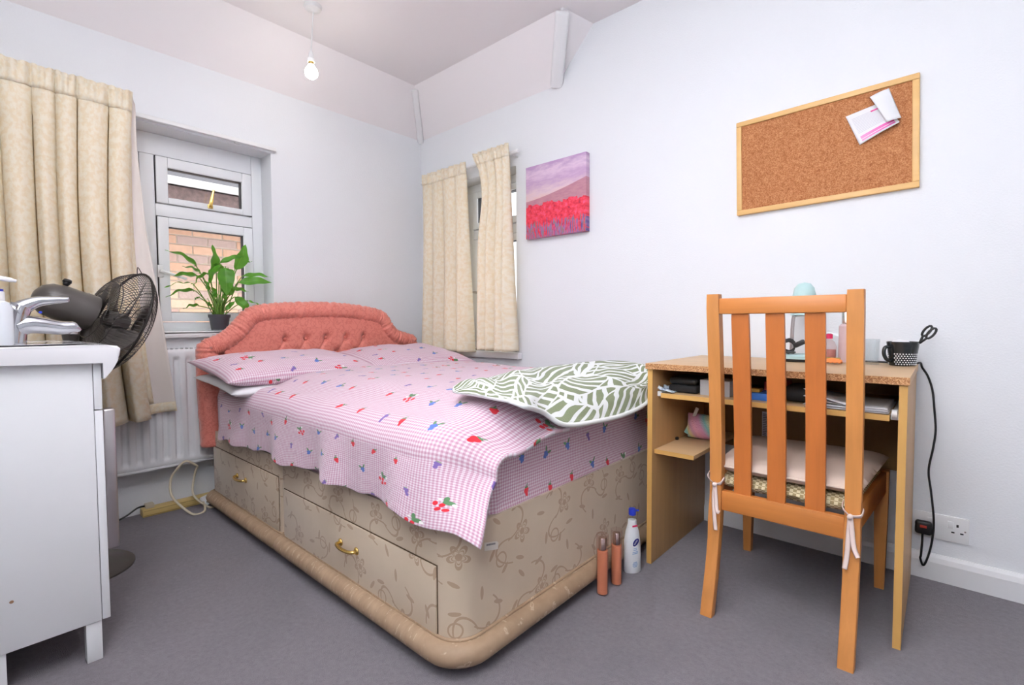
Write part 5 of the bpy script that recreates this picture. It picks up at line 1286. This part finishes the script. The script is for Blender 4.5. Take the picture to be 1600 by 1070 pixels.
# ------------------------------------------------------------------ pedestal fan
fn = thing('pedestal_fan', (0.42, -1.93, 0.0), 'dark grey pedestal fan with a wire cage standing behind the vanity cabinet', 'fan')
G = P(187, 503, 0, 0.42); ax = Vector((-0.20, 0.90, -0.36)).normalized()
sx_ = ax.cross(Vector((0, 0, 1))).normalized(); uy = sx_.cross(ax)
def FM(o): return Matrix(((sx_.x, uy.x, ax.x, o.x), (sx_.y, uy.y, ax.y, o.y), (sx_.z, uy.z, ax.z, o.z), (0, 0, 0, 1)))
GR = 0.198
def cage(name, prof, nw, mat):
    b = nb(); m_ = FM(G)
    for k in range(nw):
        a = 2*math.pi*k/nw; sw = 0.35
        pts = [m_ @ Vector((r*math.cos(a+sw*(r/GR)), r*math.sin(a+sw*(r/GR)), z)) for r, z in prof]
        tube(b, pts, 0.0011, 4, caps=False)
    for rr_ in (0.09, 0.14, GR):
        z = lerp_pts(sorted(prof), rr_); tube(b, [m_ @ Vector((rr_*math.cos(a_*0.1309), rr_*math.sin(a_*0.1309), z)) for a_ in range(48)], 0.0016 if rr_ < GR else 0.0045, 6, closed=True)
    return obj(name, b, mat, fn, True)
cage('rear_cage', [(0.045, -0.085), (0.09, -0.082), (0.13, -0.072), (0.165, -0.052), (0.188, -0.022), (GR, 0.0)], 84, 'fanwire')
cage('front_cage', [(0.035, 0.062), (0.09, 0.060), (0.13, 0.052), (0.165, 0.036), (0.188, 0.016), (GR, 0.0)], 84, 'fanwire')
latheo('front_badge', [(0.040, 0.058), (0.040, 0.066), (0.034, 0.070), (0.0, 0.071)], (0, 0, 0), 'blade', fn, 24, FM(G), False)
for k in range(4):
    b = nb(); a0_ = k*math.pi/2+0.4
    def bf(s, t):
        r = 0.03+0.148*t; wd_ = (0.5+0.75*math.sin(math.pi*min(1, 0.15+0.75*t)))*0.62; a = a0_+(s-0.5)*wd_*1.6+0.5*t
        return FM(G) @ Vector((r*math.cos(a), r*math.sin(a), -0.012+0.045*(s-0.5)))
    sheet(b, bf, 8, 10, lambda s, t: (s, t), 0.002); obj('blade', b, 'blade', fn, True)
latheo('hub', [(0.0, 0.03), (0.028, 0.024), (0.032, 0.0), (0.030, -0.05)], (0, 0, 0), 'fangrey', fn, 20, FM(G), False)
latheo('motor_housing', [(0.050, -0.086), (0.062, -0.090), (0.063, -0.125), (0.0615, -0.128), (0.061, -0.185), (0.054, -0.222), (0.038, -0.245), (0.016, -0.256), (0.0, -0.258)], (0, 0, 0), 'fangrey', fn, 32, FM(G), False)
q = G+ax*-0.19+uy*0.062; b = nb(); tube(b, [q, q+uy*0.012], [0.007, 0.012], 12); tube(b, [q+uy*0.012, q+uy*0.022], [0.013, 0.011], 12); obj('oscillation_knob', b, 'black', fn, True)
nk = G+ax*-0.135-uy*0.055
b = nb(); tube(b, [nk+uy*0.02, nk-Vector((0, 0, 0.03)), nk-Vector((0, 0, 0.08))], [0.024, 0.026, 0.020], 14); obj('tilt_neck', b, 'fangrey', fn, True)
b = nb(); lathe(b, [(0.013, -0.03), (0.013, 0.03)], Matrix.Translation(nk-Vector((0, 0, 0.03))) @ Matrix.Rotation(math.pi/2, 4, 'Y'), 14); obj('tilt_knob', b, 'black', fn, True)
fb = Vector((nk.x, nk.y, 0))
b = nb(); tube(b, [nk-Vector((0, 0, 0.07)), Vector((fb.x, fb.y, 0.45))], 0.010, 12); tube(b, [Vector((fb.x, fb.y, 0.47)), Vector((fb.x, fb.y, 0.02))], 0.014, 12); obj('pole', b, 'fanwire', fn, True)
latheo('base', [(0.0, 0.0), (0.155, 0.0), (0.155, 0.006), (0.142, 0.016), (0.06, 0.034), (0.024, 0.045), (0.022, 0.06), (0.0, 0.06)], tuple(fb), 'fangrey', fn, 48, None, False)
q = G+uy*(GR-0.002); b = nb(); tube(b, smooth_path([q-sx_*0.02, q+uy*0.018-sx_*0.012-ax*0.01, q+uy*0.024-ax*0.015, q+uy*0.012+sx_*0.012-ax*0.008, q+sx_*0.018], 5), 0.0016, 6); obj('carry_loop', b, 'fanwire', fn, True)
